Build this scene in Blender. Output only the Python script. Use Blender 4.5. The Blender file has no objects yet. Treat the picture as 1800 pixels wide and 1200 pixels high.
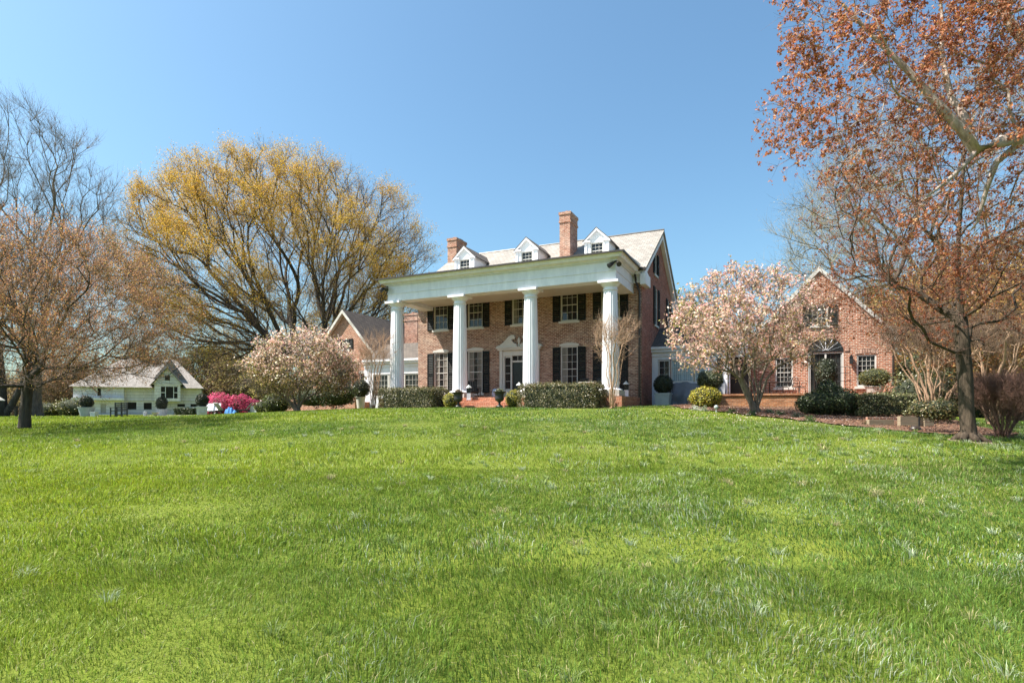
import bpy, math, random
import numpy as np
from mathutils import Vector, Matrix

# ------------------------------------------------------------------ camera, sky, sun, exposure
scene = bpy.context.scene
COL = scene.collection
cam_data = bpy.data.cameras.new('camera')
cam_data.lens = 20.0
cam_data.sensor_width = 36.0
cam_data.shift_y = 120.0 / 1800.0
cam_data.clip_start = 0.05
cam_data.clip_end = 3000
cam = bpy.data.objects.new('camera', cam_data)
COL.objects.link(cam)
cam.location = (0, 0, 0)
cam.rotation_euler = (math.radians(90), 0, 0)
scene.camera = cam

SUN_EL = math.radians(55.0)
SUN_VEC = Vector((-0.988, -0.15, 0)).normalized()          # horizontal direction towards the sun
sun_dir = Vector((SUN_VEC.x * math.cos(SUN_EL), SUN_VEC.y * math.cos(SUN_EL), math.sin(SUN_EL)))
world = bpy.data.worlds.new("World")
scene.world = world
world.use_nodes = True
wn = world.node_tree
bg = wn.nodes['Background']
sky = wn.nodes.new('ShaderNodeTexSky')
sky.sky_type = 'NISHITA'
sky.sun_disc = False
sky.sun_elevation = SUN_EL
sky.sun_rotation = math.atan2(SUN_VEC.x, SUN_VEC.y)
sky.air_density = 1.15
sky.dust_density = 2.4
sky.ozone_density = 2.2
wb = wn.nodes.new('ShaderNodeMix'); wb.data_type = 'RGBA'; wb.blend_type = 'MULTIPLY'      # white balance of the sky light
wb.inputs[0].default_value = 1.0; wb.inputs[7].default_value = (0.80, 1.05, 1.09, 1)
wn.links.new(sky.outputs[0], wb.inputs[6]); wn.links.new(wb.outputs[2], bg.inputs['Color'])
bg.inputs['Strength'].default_value = 0.077
sl = bpy.data.lights.new('sun', 'SUN')
sl.energy = 5.0
sl.angle = math.radians(0.53)
sl.color = (1.0, 0.93, 0.82)
sun = bpy.data.objects.new('sun', sl)
COL.objects.link(sun)
sun.rotation_euler = sun_dir.to_track_quat('Z', 'Y').to_euler()
sun.location = (-60, -10, 90)
scene.view_settings.view_transform = 'Standard'
scene.view_settings.look = 'None'
scene.view_settings.exposure = 1.4
scene.view_settings.gamma = 1.0
scene.view_settings.use_curve_mapping = False
scene.cycles.max_bounces = 6
scene.cycles.transparent_max_bounces = 8

rng = np.random.default_rng(7)
random.seed(7)
F = 1000.0          # focal length in photo pixels (photo 1800 wide, horizon at y = 720)

# ------------------------------------------------------------------ helpers: objects and labels
def empty(name, loc, label, cat, group=None, rz=0.0):
    o = bpy.data.objects.new(name, None)
    o.empty_display_size = 0.3
    COL.objects.link(o)
    o.location = loc
    o.rotation_euler = (0, 0, rz)
    return tag(o, label, cat, group)

def tag(o, label, cat, group=None, kind=None):
    if label: o['label'] = label
    if cat: o['category'] = cat
    if group: o['group'] = group
    if kind: o['kind'] = kind
    return o

def structure(o, label=None, cat=None):
    o['kind'] = 'structure'
    if label: o['label'] = label
    if cat: o['category'] = cat
    return o

def copy_tree(root, loc, rz=None, label=None, scale=None):
    r = root.copy(); COL.objects.link(r); r.location = loc
    if rz is not None: r.rotation_euler = (0, 0, rz)
    if scale is not None: r.scale = scale
    if label: r['label'] = label
    for ch in list(root.children):
        c = ch.copy(); COL.objects.link(c); c.parent = r
        for g in list(ch.children):
            d = g.copy(); COL.objects.link(d); d.parent = c
    return r

# ------------------------------------------------------------------ mesh builder
class MB:
    def __init__(self, fmap=None):
        self.v = []; self.f = []; self.m = fmap
    def pt(self, p):
        return tuple(self.m(*p)) if self.m else tuple(p)
    def add(self, vs, fs):
        n = len(self.v)
        self.v += [self.pt(p) for p in vs]
        self.f += [tuple(i + n for i in f) for f in fs]
        return self
    def box(self, x0, x1, y0, y1, z0, z1):
        return self.add([(x0,y0,z0),(x1,y0,z0),(x1,y1,z0),(x0,y1,z0),(x0,y0,z1),(x1,y0,z1),(x1,y1,z1),(x0,y1,z1)],
            [(0,3,2,1),(4,5,6,7),(0,1,5,4),(1,2,6,5),(2,3,7,6),(3,0,4,7)])
    def taper(self, x0, x1, y0, y1, z0, z1, g):
        return self.add([(x0,y0,z0),(x1,y0,z0),(x1,y1,z0),(x0,y1,z0),(x0-g,y0-g,z1),(x1+g,y0-g,z1),(x1+g,y1+g,z1),(x0-g,y1+g,z1)],
            [(0,3,2,1),(4,5,6,7),(0,1,5,4),(1,2,6,5),(2,3,7,6),(3,0,4,7)])
    def prism(self, poly, d0, d1, axis='y'):
        """poly: list of (a,z); extruded along axis from d0 to d1"""
        n = len(poly)
        mk = (lambda a, z, d: (a, d, z)) if axis == 'y' else ((lambda a, z, d: (d, a, z)) if axis == 'x' else (lambda a, z, d: (a, z, d)))
        vs = [mk(a, z, d0) for a, z in poly] + [mk(a, z, d1) for a, z in poly]
        fs = [tuple(range(n)), tuple(range(2*n-1, n-1, -1))]
        for i in range(n):
            j = (i + 1) % n
            fs.append((i, i + n, j + n, j))
        return self.add(vs, fs)
    def lathe(self, prof, n=20, c=(0,0,0), flute=None):
        vs = []; fs = []
        for k, (r, z) in enumerate(prof):
            for i in range(n):
                a = 2*math.pi*i/n
                rr = r
                if flute and flute[0] <= k <= flute[1]:
                    rr = r * (1 - flute[2] * (i % 2))
                vs.append((c[0]+rr*math.cos(a), c[1]+rr*math.sin(a), c[2]+z))
        for k in range(len(prof)-1):
            for i in range(n):
                j = (i+1) % n
                fs.append((k*n+i, k*n+j, (k+1)*n+j, (k+1)*n+i))
        fs.append(tuple(range(n-1, -1, -1)))
        fs.append(tuple((len(prof)-1)*n+i for i in range(n)))
        return self.add(vs, fs)
    def tube(self, pts, r, n=6):
        pts = [Vector(p) for p in pts]
        rr = r if isinstance(r, (list, tuple)) else [r]*len(pts)
        vs = []; fs = []
        for i, p in enumerate(pts):
            t = (pts[min(i+1, len(pts)-1)] - pts[max(i-1, 0)]).normalized()
            ref = Vector((0,0,1)) if abs(t.z) < 0.9 else Vector((1,0,0))
            a = t.cross(ref).normalized(); b = t.cross(a)
            for k in range(n):
                w = 2*math.pi*k/n
                vs.append(tuple(p + (a*math.cos(w) + b*math.sin(w))*rr[i]))
        for i in range(len(pts)-1):
            for k in range(n):
                j = (k+1) % n
                fs.append((i*n+k, i*n+j, (i+1)*n+j, (i+1)*n+k))
        fs.append(tuple(range(n-1, -1, -1))); fs.append(tuple((len(pts)-1)*n+k for k in range(n)))
        return self.add(vs, fs)
    def wall(self, a0, a1, z0, z1, holes, rev=0.14):
        """wall panel in (a, d, z) coordinates seen from -d; holes (a0,a1,z0,z1) with reveals going to +rev"""
        xs = sorted({a0, a1, *[h[0] for h in holes], *[h[1] for h in holes]})
        zs = sorted({z0, z1, *[h[2] for h in holes], *[h[3] for h in holes]})
        for i in range(len(xs)-1):
            for j in range(len(zs)-1):
                cx = (xs[i]+xs[i+1])/2; cz = (zs[j]+zs[j+1])/2
                if any(h[0] < cx < h[1] and h[2] < cz < h[3] for h in holes): continue
                if not (a0 < cx < a1 and z0 < cz < z1): continue
                self.add([(xs[i],0,zs[j]),(xs[i+1],0,zs[j]),(xs[i+1],0,zs[j+1]),(xs[i],0,zs[j+1])], [(0,1,2,3)])
        for h in holes:
            p = [(h[0],0,h[2]),(h[1],0,h[2]),(h[1],0,h[3]),(h[0],0,h[3])]
            q = [(a, rev, z) for a, _, z in p]
            self.add(p+q, [(0,4,5,1),(1,5,6,2),(2,6,7,3),(3,7,4,0)])
        return self
    def build(self, name, mat, parent=None, smooth=False, loc=None, bevel=0.0):
        me = bpy.data.meshes.new(name)
        me.from_pydata(self.v, [], self.f)
        me.update()
        uv = me.uv_layers.new(name='UVMap')
        buf = np.zeros(len(me.loops)*2, dtype=np.float32)
        for p in me.polygons:
            n = p.normal
            ax = max(range(3), key=lambda i: abs(n[i]) * (0.75 if i == 2 else 1.0))
            for li in p.loop_indices:
                c = me.vertices[me.loops[li].vertex_index].co
                if ax == 0: a, b = c.y, c.z
                elif ax == 1: a, b = c.x, c.z
                else: a, b = c.x, c.y
                buf[2*li] = a; buf[2*li+1] = b
        uv.data.foreach_set('uv', buf)
        me.materials.append(mat)
        o = bpy.data.objects.new(name, me)
        COL.objects.link(o)
        if parent is not None: o.parent = parent
        if loc is not None: o.location = loc
        if smooth: me.shade_smooth()
        if bevel:
            b = o.modifiers.new('bevel', 'BEVEL'); b.width = bevel; b.segments = 2; b.limit_method = 'ANGLE'
        return o

def np_mesh(name, V, Q, mats, midx=None, cols=None, parent=None, smooth=False):
    me = bpy.data.meshes.new(name)
    V = np.ascontiguousarray(V, dtype=np.float32); Q = np.ascontiguousarray(Q, dtype=np.int32)
    k = Q.shape[1]
    me.vertices.add(len(V)); me.vertices.foreach_set('co', V.ravel())
    me.loops.add(Q.size); me.loops.foreach_set('vertex_index', Q.ravel())
    me.polygons.add(len(Q))
    me.polygons.foreach_set('loop_start', np.arange(0, Q.size, k, dtype=np.int32))
    me.polygons.foreach_set('loop_total', np.full(len(Q), k, dtype=np.int32))
    if midx is not None: me.polygons.foreach_set('material_index', np.ascontiguousarray(midx, dtype=np.int32))
    me.polygons.foreach_set('use_smooth', np.full(len(Q), bool(smooth)))
    for m in mats: me.materials.append(m)
    if cols is not None:
        at = me.color_attributes.new('Col', 'FLOAT_COLOR', 'POINT')
        c4 = np.ones((len(V), 4), dtype=np.float32); c4[:, :3] = cols
        at.data.foreach_set('color', c4.ravel())
    me.update(calc_edges=True)
    me.validate()
    o = bpy.data.objects.new(name, me)
    COL.objects.link(o)
    if parent is not None: o.parent = parent
    return o

# ------------------------------------------------------------------ materials
def new_mat(name):
    m = bpy.data.materials.new(name); m.use_nodes = True
    nt = m.node_tree
    return m, nt, nt.nodes['Principled BSDF']

def N(nt, t, **kw):
    n = nt.nodes.new(t)
    for k, v in kw.items(): setattr(n, k, v)
    return n

def ramp(nt, fac, stops):
    r = N(nt, 'ShaderNodeValToRGB')
    while len(r.color_ramp.elements) < len(stops): r.color_ramp.elements.new(0.5)
    for e, (p, c) in zip(r.color_ramp.elements, stops):
        e.position = p; e.color = (*c, 1)
    nt.links.new(fac, r.inputs[0])
    return r.outputs[0]

def noise(nt, scale, detail=4.0, rough=0.6, co='Object', w=None):
    tc = N(nt, 'ShaderNodeTexCoord'); n = N(nt, 'ShaderNodeTexNoise')
    n.inputs['Scale'].default_value = scale; n.inputs['Detail'].default_value = detail; n.inputs['Roughness'].default_value = rough
    if w:
        mp = N(nt, 'ShaderNodeMapping'); mp.inputs['Scale'].default_value = w
        nt.links.new(tc.outputs[co], mp.inputs[0]); nt.links.new(mp.outputs[0], n.inputs[0])
    else:
        nt.links.new(tc.outputs[co], n.inputs[0])
    return n.outputs[0]

def mixc(nt, fac, a, b, mode='MIX'):
    m = N(nt, 'ShaderNodeMix'); m.data_type = 'RGBA'; m.blend_type = mode
    for s, v in ((0, fac), (6, a), (7, b)):
        if isinstance(v, (int, float)): m.inputs[s].default_value = v
        elif isinstance(v, tuple): m.inputs[s].default_value = (*v, 1)
        else: nt.links.new(v, m.inputs[s])
    return m.outputs[2]

def bump(nt, bsdf, h, s, d=0.02):
    b = N(nt, 'ShaderNodeBump'); b.inputs['Strength'].default_value = s; b.inputs['Distance'].default_value = d
    nt.links.new(h, b.inputs['Height']); nt.links.new(b.outputs[0], bsdf.inputs['Normal'])

def mottled(name, c1, c2, scale=4.0, rough=0.6, bm=0.0, stretch=None, metal=0.0, spec=0.5, bscale=None):
    m, nt, b = new_mat(name)
    f = noise(nt, scale, 5, 0.65, w=stretch)
    nt.links.new(ramp(nt, f, [(0.32, c1), (0.68, c2)]), b.inputs['Base Color'])
    b.inputs['Roughness'].default_value = rough; b.inputs['Metallic'].default_value = metal
    b.inputs['Specular IOR Level'].default_value = spec
    if bm: bump(nt, b, noise(nt, bscale or scale*3, 4, 0.7, w=stretch), bm)
    return m

def brick_mat(name, c1, c2, mortar, wash, wash_amt, dark=(0.075,0.035,0.032), bw=0.215, rh=0.075, ms=0.009, ws=0.55):
    m, nt, b = new_mat(name)
    tc = N(nt, 'ShaderNodeTexCoord'); br = N(nt, 'ShaderNodeTexBrick')
    nt.links.new(tc.outputs['UV'], br.inputs['Vector'])
    br.inputs['Scale'].default_value = 1.0
    br.inputs['Brick Width'].default_value = bw; br.inputs['Row Height'].default_value = rh
    br.inputs['Mortar Size'].default_value = ms; br.inputs['Mortar Smooth'].default_value = 0.3
    br.inputs['Bias'].default_value = -0.1
    br.inputs['Color1'].default_value = (*c1, 1); br.inputs['Color2'].default_value = (*c2, 1); br.inputs['Mortar'].default_value = (*mortar, 1)
    # individual dark burnt bricks: a second brick pattern used as mask
    b2 = N(nt, 'ShaderNodeTexBrick'); nt.links.new(tc.outputs['UV'], b2.inputs['Vector'])
    for k, v in (('Scale', 1.0), ('Brick Width', bw), ('Row Height', rh), ('Mortar Size', 0.0), ('Bias', -0.45)): b2.inputs[k].default_value = v
    b2.inputs['Color1'].default_value = (0,0,0,1); b2.inputs['Color2'].default_value = (1,1,1,1); b2.offset = 0.5
    f2 = N(nt, 'ShaderNodeMath', operation='MULTIPLY'); nt.links.new(b2.outputs[0], f2.inputs[0]); f2.inputs[1].default_value = 0.75
    mf = N(nt, 'ShaderNodeMath', operation='SUBTRACT'); mf.inputs[0].default_value = 1.0; nt.links.new(br.outputs['Fac'], mf.inputs[1])
    f3 = N(nt, 'ShaderNodeMath', operation='MULTIPLY'); nt.links.new(f2.outputs[0], f3.inputs[0]); nt.links.new(mf.outputs[0], f3.inputs[1])
    c = mixc(nt, f3.outputs[0], br.outputs['Color'], dark)
    nz = noise(nt, ws, 7, 0.78, w=(0.7,0.7,1.6))
    w = ramp(nt, nz, [(0.45, (0,0,0)), (0.72, (wash_amt,)*3)])
    c = mixc(nt, w, c, wash)
    nz2 = noise(nt, 6.5, 4, 0.75, w=(0.7,0.7,1.9))
    c = mixc(nt, 0.75, c, ramp(nt, nz2, [(0.36, (0.38,0.34,0.33)), (0.5, (0.85,0.85,0.85)), (0.64, (1.35,1.33,1.3))]), 'MULTIPLY')
    nt.links.new(c, b.inputs['Base Color'])
    b.inputs['Roughness'].default_value = 0.88; b.inputs['Specular IOR Level'].default_value = 0.2
    inv = N(nt, 'ShaderNodeMath', operation='SUBTRACT'); inv.inputs[0].default_value = 1.0; nt.links.new(br.outputs['Fac'], inv.inputs[1])
    bump(nt, b, inv.outputs[0], 0.6, 0.012)
    return m

def leaf_mat(name, trans=0.45, rough=0.5, spec=0.35):
    m, nt, b = new_mat(name)
    a = N(nt, 'ShaderNodeAttribute'); a.attribute_name = 'Col'
    nt.links.new(a.outputs['Color'], b.inputs['Base Color'])
    b.inputs['Roughness'].default_value = rough; b.inputs['Specular IOR Level'].default_value = spec
    t = N(nt, 'ShaderNodeBsdfTranslucent'); nt.links.new(a.outputs['Color'], t.inputs['Color'])
    mx = N(nt, 'ShaderNodeMixShader'); mx.inputs[0].default_value = trans
    out = nt.nodes['Material Output']
    nt.links.new(b.outputs[0], mx.inputs[1]); nt.links.new(t.outputs[0], mx.inputs[2]); nt.links.new(mx.outputs[0], out.inputs['Surface'])
    return m

def shingle_mat(name, c1, c2, c3, row=0.2):
    m, nt, b = new_mat(name)
    tc = N(nt, 'ShaderNodeTexCoord'); br = N(nt, 'ShaderNodeTexBrick')
    nt.links.new(tc.outputs['UV'], br.inputs['Vector'])
    for k, v in (('Scale', 1.0), ('Brick Width', 0.28), ('Row Height', row), ('Mortar Size', 0.012), ('Bias', 0.0)): br.inputs[k].default_value = v
    br.inputs['Color1'].default_value = (*c1, 1); br.inputs['Color2'].default_value = (*c2, 1); br.inputs['Mortar'].default_value = (*c3, 1)
    c = mixc(nt, 0.55, br.outputs[0], ramp(nt, noise(nt, 1.3, 5, 0.7), [(0.3, (0.6,0.58,0.58)), (0.7, (1,1,1))]), 'MULTIPLY')
    nt.links.new(c, b.inputs['Base Color']); b.inputs['Roughness'].default_value = 0.8
    return m

M = {}
M['brick_front'] = brick_mat('weathered_brick', (0.14,0.05,0.034), (0.42,0.215,0.14), (0.54,0.44,0.36), (0.58,0.46,0.37), 0.68, bw=0.23, rh=0.083, ms=0.011, ws=1.1)
M['brick_side'] = brick_mat('red_brick', (0.28,0.09,0.06), (0.36,0.135,0.09), (0.36,0.22,0.17), (0.5,0.33,0.27), 0.35)
M['brick_wing'] = brick_mat('orange_brick', (0.32,0.105,0.055), (0.44,0.17,0.095), (0.54,0.45,0.37), (0.5,0.3,0.2), 0.15, bw=0.24, rh=0.088, ms=0.014)
M['brick_chim'] = brick_mat('chimney_brick', (0.30,0.105,0.065), (0.46,0.23,0.15), (0.6,0.5,0.42), (0.66,0.54,0.46), 0.5)
M['brick_paving'] = brick_mat('paving_brick', (0.34,0.115,0.065), (0.46,0.19,0.115), (0.5,0.33,0.24), (0.55,0.36,0.27), 0.25, bw=0.1, rh=0.2, ms=0.007)
M['white'] = mottled('white_paint', (0.62,0.62,0.665), (0.75,0.745,0.78), 2.2, 0.5, stretch=(1.6,1.6,0.5))
M['trim'] = mottled('cream_trim', (0.47,0.45,0.42), (0.56,0.54,0.51), 1.0, 0.55)
M['dirty_white'] = mottled('worn_white_paint', (0.28,0.26,0.23), (0.66,0.64,0.60), 2.2, 0.65)
M['black'] = mottled('black_iron', (0.012,0.012,0.013), (0.025,0.025,0.026), 6, 0.45)
M['shutter'] = mottled('black_green_shutter', (0.007,0.009,0.009), (0.014,0.017,0.017), 3, 0.6, spec=0.2)
M['glass'] = mottled('window_glass', (0.010,0.012,0.014), (0.028,0.028,0.027), 0.9, 0.03, spec=0.45)
M['curtain'] = mottled('curtain_cloth', (0.15,0.137,0.118), (0.25,0.23,0.2), 3, 0.9, stretch=(6,6,0.4))
M['slate'] = shingle_mat('pale_roof_shingle', (0.225,0.205,0.185), (0.315,0.285,0.258), (0.11,0.10,0.09))
M['slate_dark'] = shingle_mat('dark_roof_shingle', (0.075,0.06,0.05), (0.125,0.10,0.083), (0.03,0.025,0.022))
M['slate_barn'] = shingle_mat('barn_roof_shingle', (0.225,0.205,0.19), (0.315,0.285,0.265), (0.135,0.122,0.113), 0.3)
M['metal_roof'] = mottled('pale_metal_roof', (0.55,0.53,0.5), (0.66,0.64,0.6), 1, 0.5)
M['gutter'] = mottled('dark_bronze_gutter', (0.03,0.022,0.018), (0.05,0.038,0.03), 3, 0.4)
M['stone'] = mottled('grey_stone', (0.32,0.31,0.29), (0.46,0.44,0.41), 3, 0.85, 0.3)
M['paving'] = mottled('pale_paving', (0.5,0.45,0.4), (0.62,0.56,0.5), 2, 0.85)
M['lead'] = mottled('grey_blue_planter', (0.28,0.32,0.33), (0.36,0.40,0.41), 3, 0.6)
M['pale_planter'] = mottled('pale_grey_planter', (0.5,0.52,0.52), (0.6,0.62,0.62), 3, 0.6)
M['timber'] = mottled('weathered_timber', (0.17,0.13,0.085), (0.31,0.25,0.17), 2.5, 0.85, 0.3, stretch=(0.6,8,8))
M['tarp'] = mottled('grey_cover_cloth', (0.075,0.078,0.095), (0.11,0.115,0.135), 2, 0.55)
M['mulch'] = mottled('bark_mulch', (0.035,0.018,0.012), (0.21,0.11,0.065), 11, 0.95, 1.0, bscale=26)
M['brick_terrace'] = brick_mat('terrace_brick', (0.30,0.12,0.06), (0.42,0.19,0.10), (0.36,0.24,0.17), (0.4,0.25,0.16), 0.3, bw=0.24, rh=0.085)
M['blue_glaze'] = mottled('blue_white_glaze', (0.06,0.13,0.32), (0.5,0.58,0.68), 9, 0.15)
M['blue_cloth'] = mottled('blue_towel', (0.03,0.14,0.38), (0.06,0.22,0.5), 5, 0.9)
M['lounge'] = mottled('white_sling', (0.7,0.7,0.7), (0.78,0.78,0.77), 4, 0.7)
M['greyweave'] = mottled('grey_weave', (0.2,0.2,0.2), (0.32,0.32,0.31), 9, 0.8)
M['door'] = mottled('black_door_paint', (0.012,0.018,0.02), (0.02,0.028,0.03), 2, 0.3)
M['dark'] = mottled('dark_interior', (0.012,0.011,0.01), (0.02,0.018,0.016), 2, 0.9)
M['barn_wall'] = mottled('barn_white_siding', (0.50,0.51,0.56), (0.57,0.58,0.63), 1.5, 0.7, stretch=(0.3,0.3,6))
M['barn_gable'] = mottled('barn_pale_blue_siding', (0.46,0.50,0.56), (0.53,0.56,0.61), 1.5, 0.7, stretch=(0.3,0.3,6))
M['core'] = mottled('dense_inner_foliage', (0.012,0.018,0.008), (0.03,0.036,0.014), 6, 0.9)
M['leaf'] = leaf_mat('leaf')
M['leaf_gloss'] = leaf_mat('glossy_leaf', 0.2, 0.38, 0.5)
M['petal'] = leaf_mat('petal', 0.5, 0.6, 0.2)
M['blade'] = leaf_mat('grass_blade', 0.42, 0.45, 0.25)
def siding_mat(name, c1, c2, row):
    m, nt, b = new_mat(name)
    tc = N(nt, 'ShaderNodeTexCoord'); br = N(nt, 'ShaderNodeTexBrick'); nt.links.new(tc.outputs['UV'], br.inputs['Vector'])
    for k, v in (('Scale', 1.0), ('Brick Width', 3.7), ('Row Height', row), ('Mortar Size', 0.03), ('Mortar Smooth', 0.6)): br.inputs[k].default_value = v
    br.inputs['Color1'].default_value = (*c1, 1); br.inputs['Color2'].default_value = (*c2, 1); br.inputs['Mortar'].default_value = (*[x*.55 for x in c1], 1)
    c = mixc(nt, 0.6, br.outputs[0], ramp(nt, noise(nt, 1.2, 5, 0.7, w=(1,1,.4)), [(0.35, (0.7,0.69,0.67)), (0.65, (1,1,1))]), 'MULTIPLY')
    nt.links.new(c, b.inputs['Base Color']); b.inputs['Roughness'].default_value = 0.75
    return m
def bark(name, a, b): return mottled(name, a, b, 3.0, 0.9, 0.9, stretch=(4,4,0.55), bscale=8, spec=0.2)
M['bark_grey'] = bark('grey_bark', (0.035,0.027,0.021), (0.13,0.10,0.075))
M['bark_ash'] = bark('ash_bark', (0.085,0.07,0.057), (0.25,0.205,0.165))
M['bark_tan'] = bark('tan_twig', (0.15,0.10,0.072), (0.31,0.215,0.15))
M['bark_lawn'] = bark('brown_grey_bark', (0.03,0.023,0.017), (0.105,0.078,0.056))
M['sheer_reflection'] = mottled('pale_blue_sheer_reflection', (0.30,0.38,0.40), (0.42,0.50,0.52), 3, 0.9, stretch=(6,6,0.4))  # light blue curtain, its tint also painting the hyphen window's pale reflection
M['bark_dark'] = bark('dark_bark', (0.035,0.03,0.026), (0.10,0.085,0.072))
M['bark_brown'] = bark('brown_bark', (0.09,0.06,0.043), (0.21,0.145,0.10))
M['bark_ochre'] = bark('ochre_twig', (0.10,0.072,0.042), (0.2,0.145,0.075))
M['bark_pale'] = bark('pale_bark', (0.24,0.18,0.15), (0.50,0.41,0.35))
M['bark_olive'] = bark('olive_twig', (0.20,0.17,0.10), (0.33,0.28,0.18))
M['bark_myrtle'] = bark('cinnamon_bark', (0.28,0.17,0.11), (0.46,0.32,0.22))
M['bark_red'] = bark('red_brown_twig', (0.13,0.07,0.055), (0.24,0.14,0.11))

M['barn_wall'] = siding_mat('barn_white_siding', (0.71,0.69,0.72), (0.78,0.76,0.78), 0.42)
M['barn_gable'] = siding_mat('barn_pale_blue_siding', (0.56,0.57,0.62), (0.62,0.62,0.66), 0.42)
# ------------------------------------------------------------------ terrain height (thin-plate spline through surveyed spots)
CTRL = np.array([
 (0,-6,-1.62),(-8,-6,-1.6),(8,-6,-1.65),(0,0,-1.55),(0,3,-1.5),(-5,3,-1.45),(5,3,-1.5),(0,8,-1.2),(-8,9,-1.1),(7,8,-1.18),(0,14,-.72),(-10,14,-.85),
 (0,20,-.25),(0,24.5,.02),(-5,26,.03),(4,25,.05),(-3,31,.07),(6,31,.1),(-17.3,20,-.66),(-9,20,-.4),(-12,30,-.13),(-20,30,-.44),(-24,36,-.52),(-17.5,33,-.36),(-27.5,40,-.5),(-23,45,-.42),
 (-32,32,-.5),(-42,45,-.6),(-55,79,-.68),(-75,90,-.8),(-12,40,0),(-16,52,-.1),(-20,60,-.4),(7.5,25.2,.16),(10.5,24,-.02),(8.6,19.5,-.29),(10.3,17,-.53),(5,16,-.6),
 (10.4,14.5,-.63),(10,12.4,-.72),(9.5,9,-1.0),(13,13,-.78),(20,15,-.9),(18,22,-.4),(25,30,-.5),(16,29,.12),(22,40,-.2),(30,12,-1.1),(14,4,-1.5),
 (-18,6,-1.3),(-30,12,-1.0),(0,50,0),(10,60,-.1),(0,110,-.6),(60,60,-.9),(-90,40,-1),(-120,120,-1.2),(120,120,-1.2),(-60,-20,-1.8),(60,-20,-1.8),(0,-40,-2),(0,220,-1.2),
 (200,200,-1.5),(-200,200,-1.5)], dtype=float)
def _phi(r2):
    return np.where(r2 > 1e-9, 0.5 * r2 * np.log(np.maximum(r2, 1e-9)), 0.0)
_n = len(CTRL)
_A = np.zeros((_n+3, _n+3)); _P = np.c_[np.ones(_n), CTRL[:, :2]/50.0]
_d2 = ((CTRL[:, None, :2]-CTRL[None, :, :2])**2).sum(2)/2500.0
_A[:_n, :_n] = _phi(_d2) + np.eye(_n)*2e-4; _A[:_n, _n:] = _P; _A[_n:, :_n] = _P.T
_W = np.linalg.solve(_A, np.r_[CTRL[:, 2], 0, 0, 0])
def gz(x, y):
    x = np.atleast_1d(np.asarray(x, float)); y = np.atleast_1d(np.asarray(y, float))
    xc = np.clip(x, -200, 200); yc = np.clip(y, -40, 220)
    z = np.empty(x.shape)
    fx, fy, fz = xc.ravel(), yc.ravel(), z.ravel()
    for i in range(0, len(fx), 20000):
        s = slice(i, i+20000)
        d2 = ((fx[s, None]-CTRL[None, :, 0])**2 + (fy[s, None]-CTRL[None, :, 1])**2)/2500.0
        fz[s] = _phi(d2) @ _W[:_n] + _W[_n] + _W[_n+1]*fx[s]/50 + _W[_n+2]*fy[s]/50
    return fz.reshape(x.shape)
def G(px, D, dz=0.0):
    x = D*(px-900)/F
    return Vector((x, D, float(gz(x, D)[0]) + dz))
def PX(px, py, D):
    return Vector((D*(px-900)/F, D, D*(720-py)/F))

# house frame: x along the front, y into the house, origin on the main front wall at its centre
HO = Vector((0.446, 32.54, 0.0)); HA = -math.radians(25.03)
UX, UY = math.cos(HA), math.sin(HA)
def H(x, y, z=0.0):
    return Vector((HO.x + UX*x - UY*y, HO.y + UY*x + UX*y, z))
def to_house(x, y):
    dx, dy = x-HO.x, y-HO.y
    return dx*UX + dy*UY, -dx*UY + dy*UX

def vnoise(x, y, scale, seed):
    r = np.random.default_rng(seed); g = r.random((256, 256))
    u = np.asarray(x)/scale + 1000.3; v = np.asarray(y)/scale + 1000.7
    i = np.floor(u).astype(int); j = np.floor(v).astype(int); a = u-i; b = v-j
    a = a*a*(3-2*a); b = b*b*(3-2*b); i0, j0 = i % 256, j % 256; i1, j1 = (i+1) % 256, (j+1) % 256
    return (g[i0, j0]*(1-a)+g[i1, j0]*a)*(1-b) + (g[i0, j1]*(1-a)+g[i1, j1]*a)*b

# mulch bed outline on the right (world x, y)
BED = [(6.9,23.6),(7.9,21.9),(8.75,20.2),(9.7,18.6),(10.3,16.9),(10.7,15.4),(10.9,14.2),(12.0,13.9),(13.6,15.2),(14.6,18.0),(16.4,21.5),(18.5,24.5),(17.0,26.4),(12.0,26.6),(8.6,26.4),(7.1,25.2)]
def in_poly(x, y, poly):
    x = np.asarray(x); y = np.asarray(y); c = np.zeros(x.shape, bool)
    n = len(poly)
    for i in range(n):
        x0, y0 = poly[i]; x1, y1 = poly[(i+1) % n]
        cond = ((y0 > y) != (y1 > y))
        xi = (x1-x0)*(y-y0)/((y1-y0) if y1 != y0 else 1e-9) + x0
        c ^= cond & (x < xi)
    return c

# ------------------------------------------------------------------ ground
def axis_coords(lo, hi, near_lo, near_hi, step):
    a = list(np.arange(near_lo, near_hi + 1e-6, step))
    s = step
    while a[-1] < hi: s *= 1.25; a.append(a[-1]+s)
    s = step; b = []
    x = near_lo
    while x > lo: s *= 1.25; x -= s; b.append(x)
    return np.array(b[::-1] + a)
gx = axis_coords(-1500, 1500, -45, 32, 0.35); gy = axis_coords(-300, 2500, -3, 62, 0.35)
GX, GY = np.meshgrid(gx, gy)
GZ = gz(GX, GY) + (vnoise(GX, GY, 1.7, 3)-0.5)*0.03*(GY < 70)
V = np.c_[GX.ravel(), GY.ravel(), GZ.ravel()]
nx, ny = len(gx), len(gy)
ii, jj = np.meshgrid(np.arange(nx-1), np.arange(ny-1))
q = (jj*nx+ii).ravel()
m, nt, b = new_mat('lawn_turf')
c = ramp(nt, noise(nt, 0.35, 8, 0.7), [(0.3, (0.085,0.115,0.02)), (0.5, (0.13,0.165,0.025)), (0.72, (0.185,0.21,0.032))])
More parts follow.
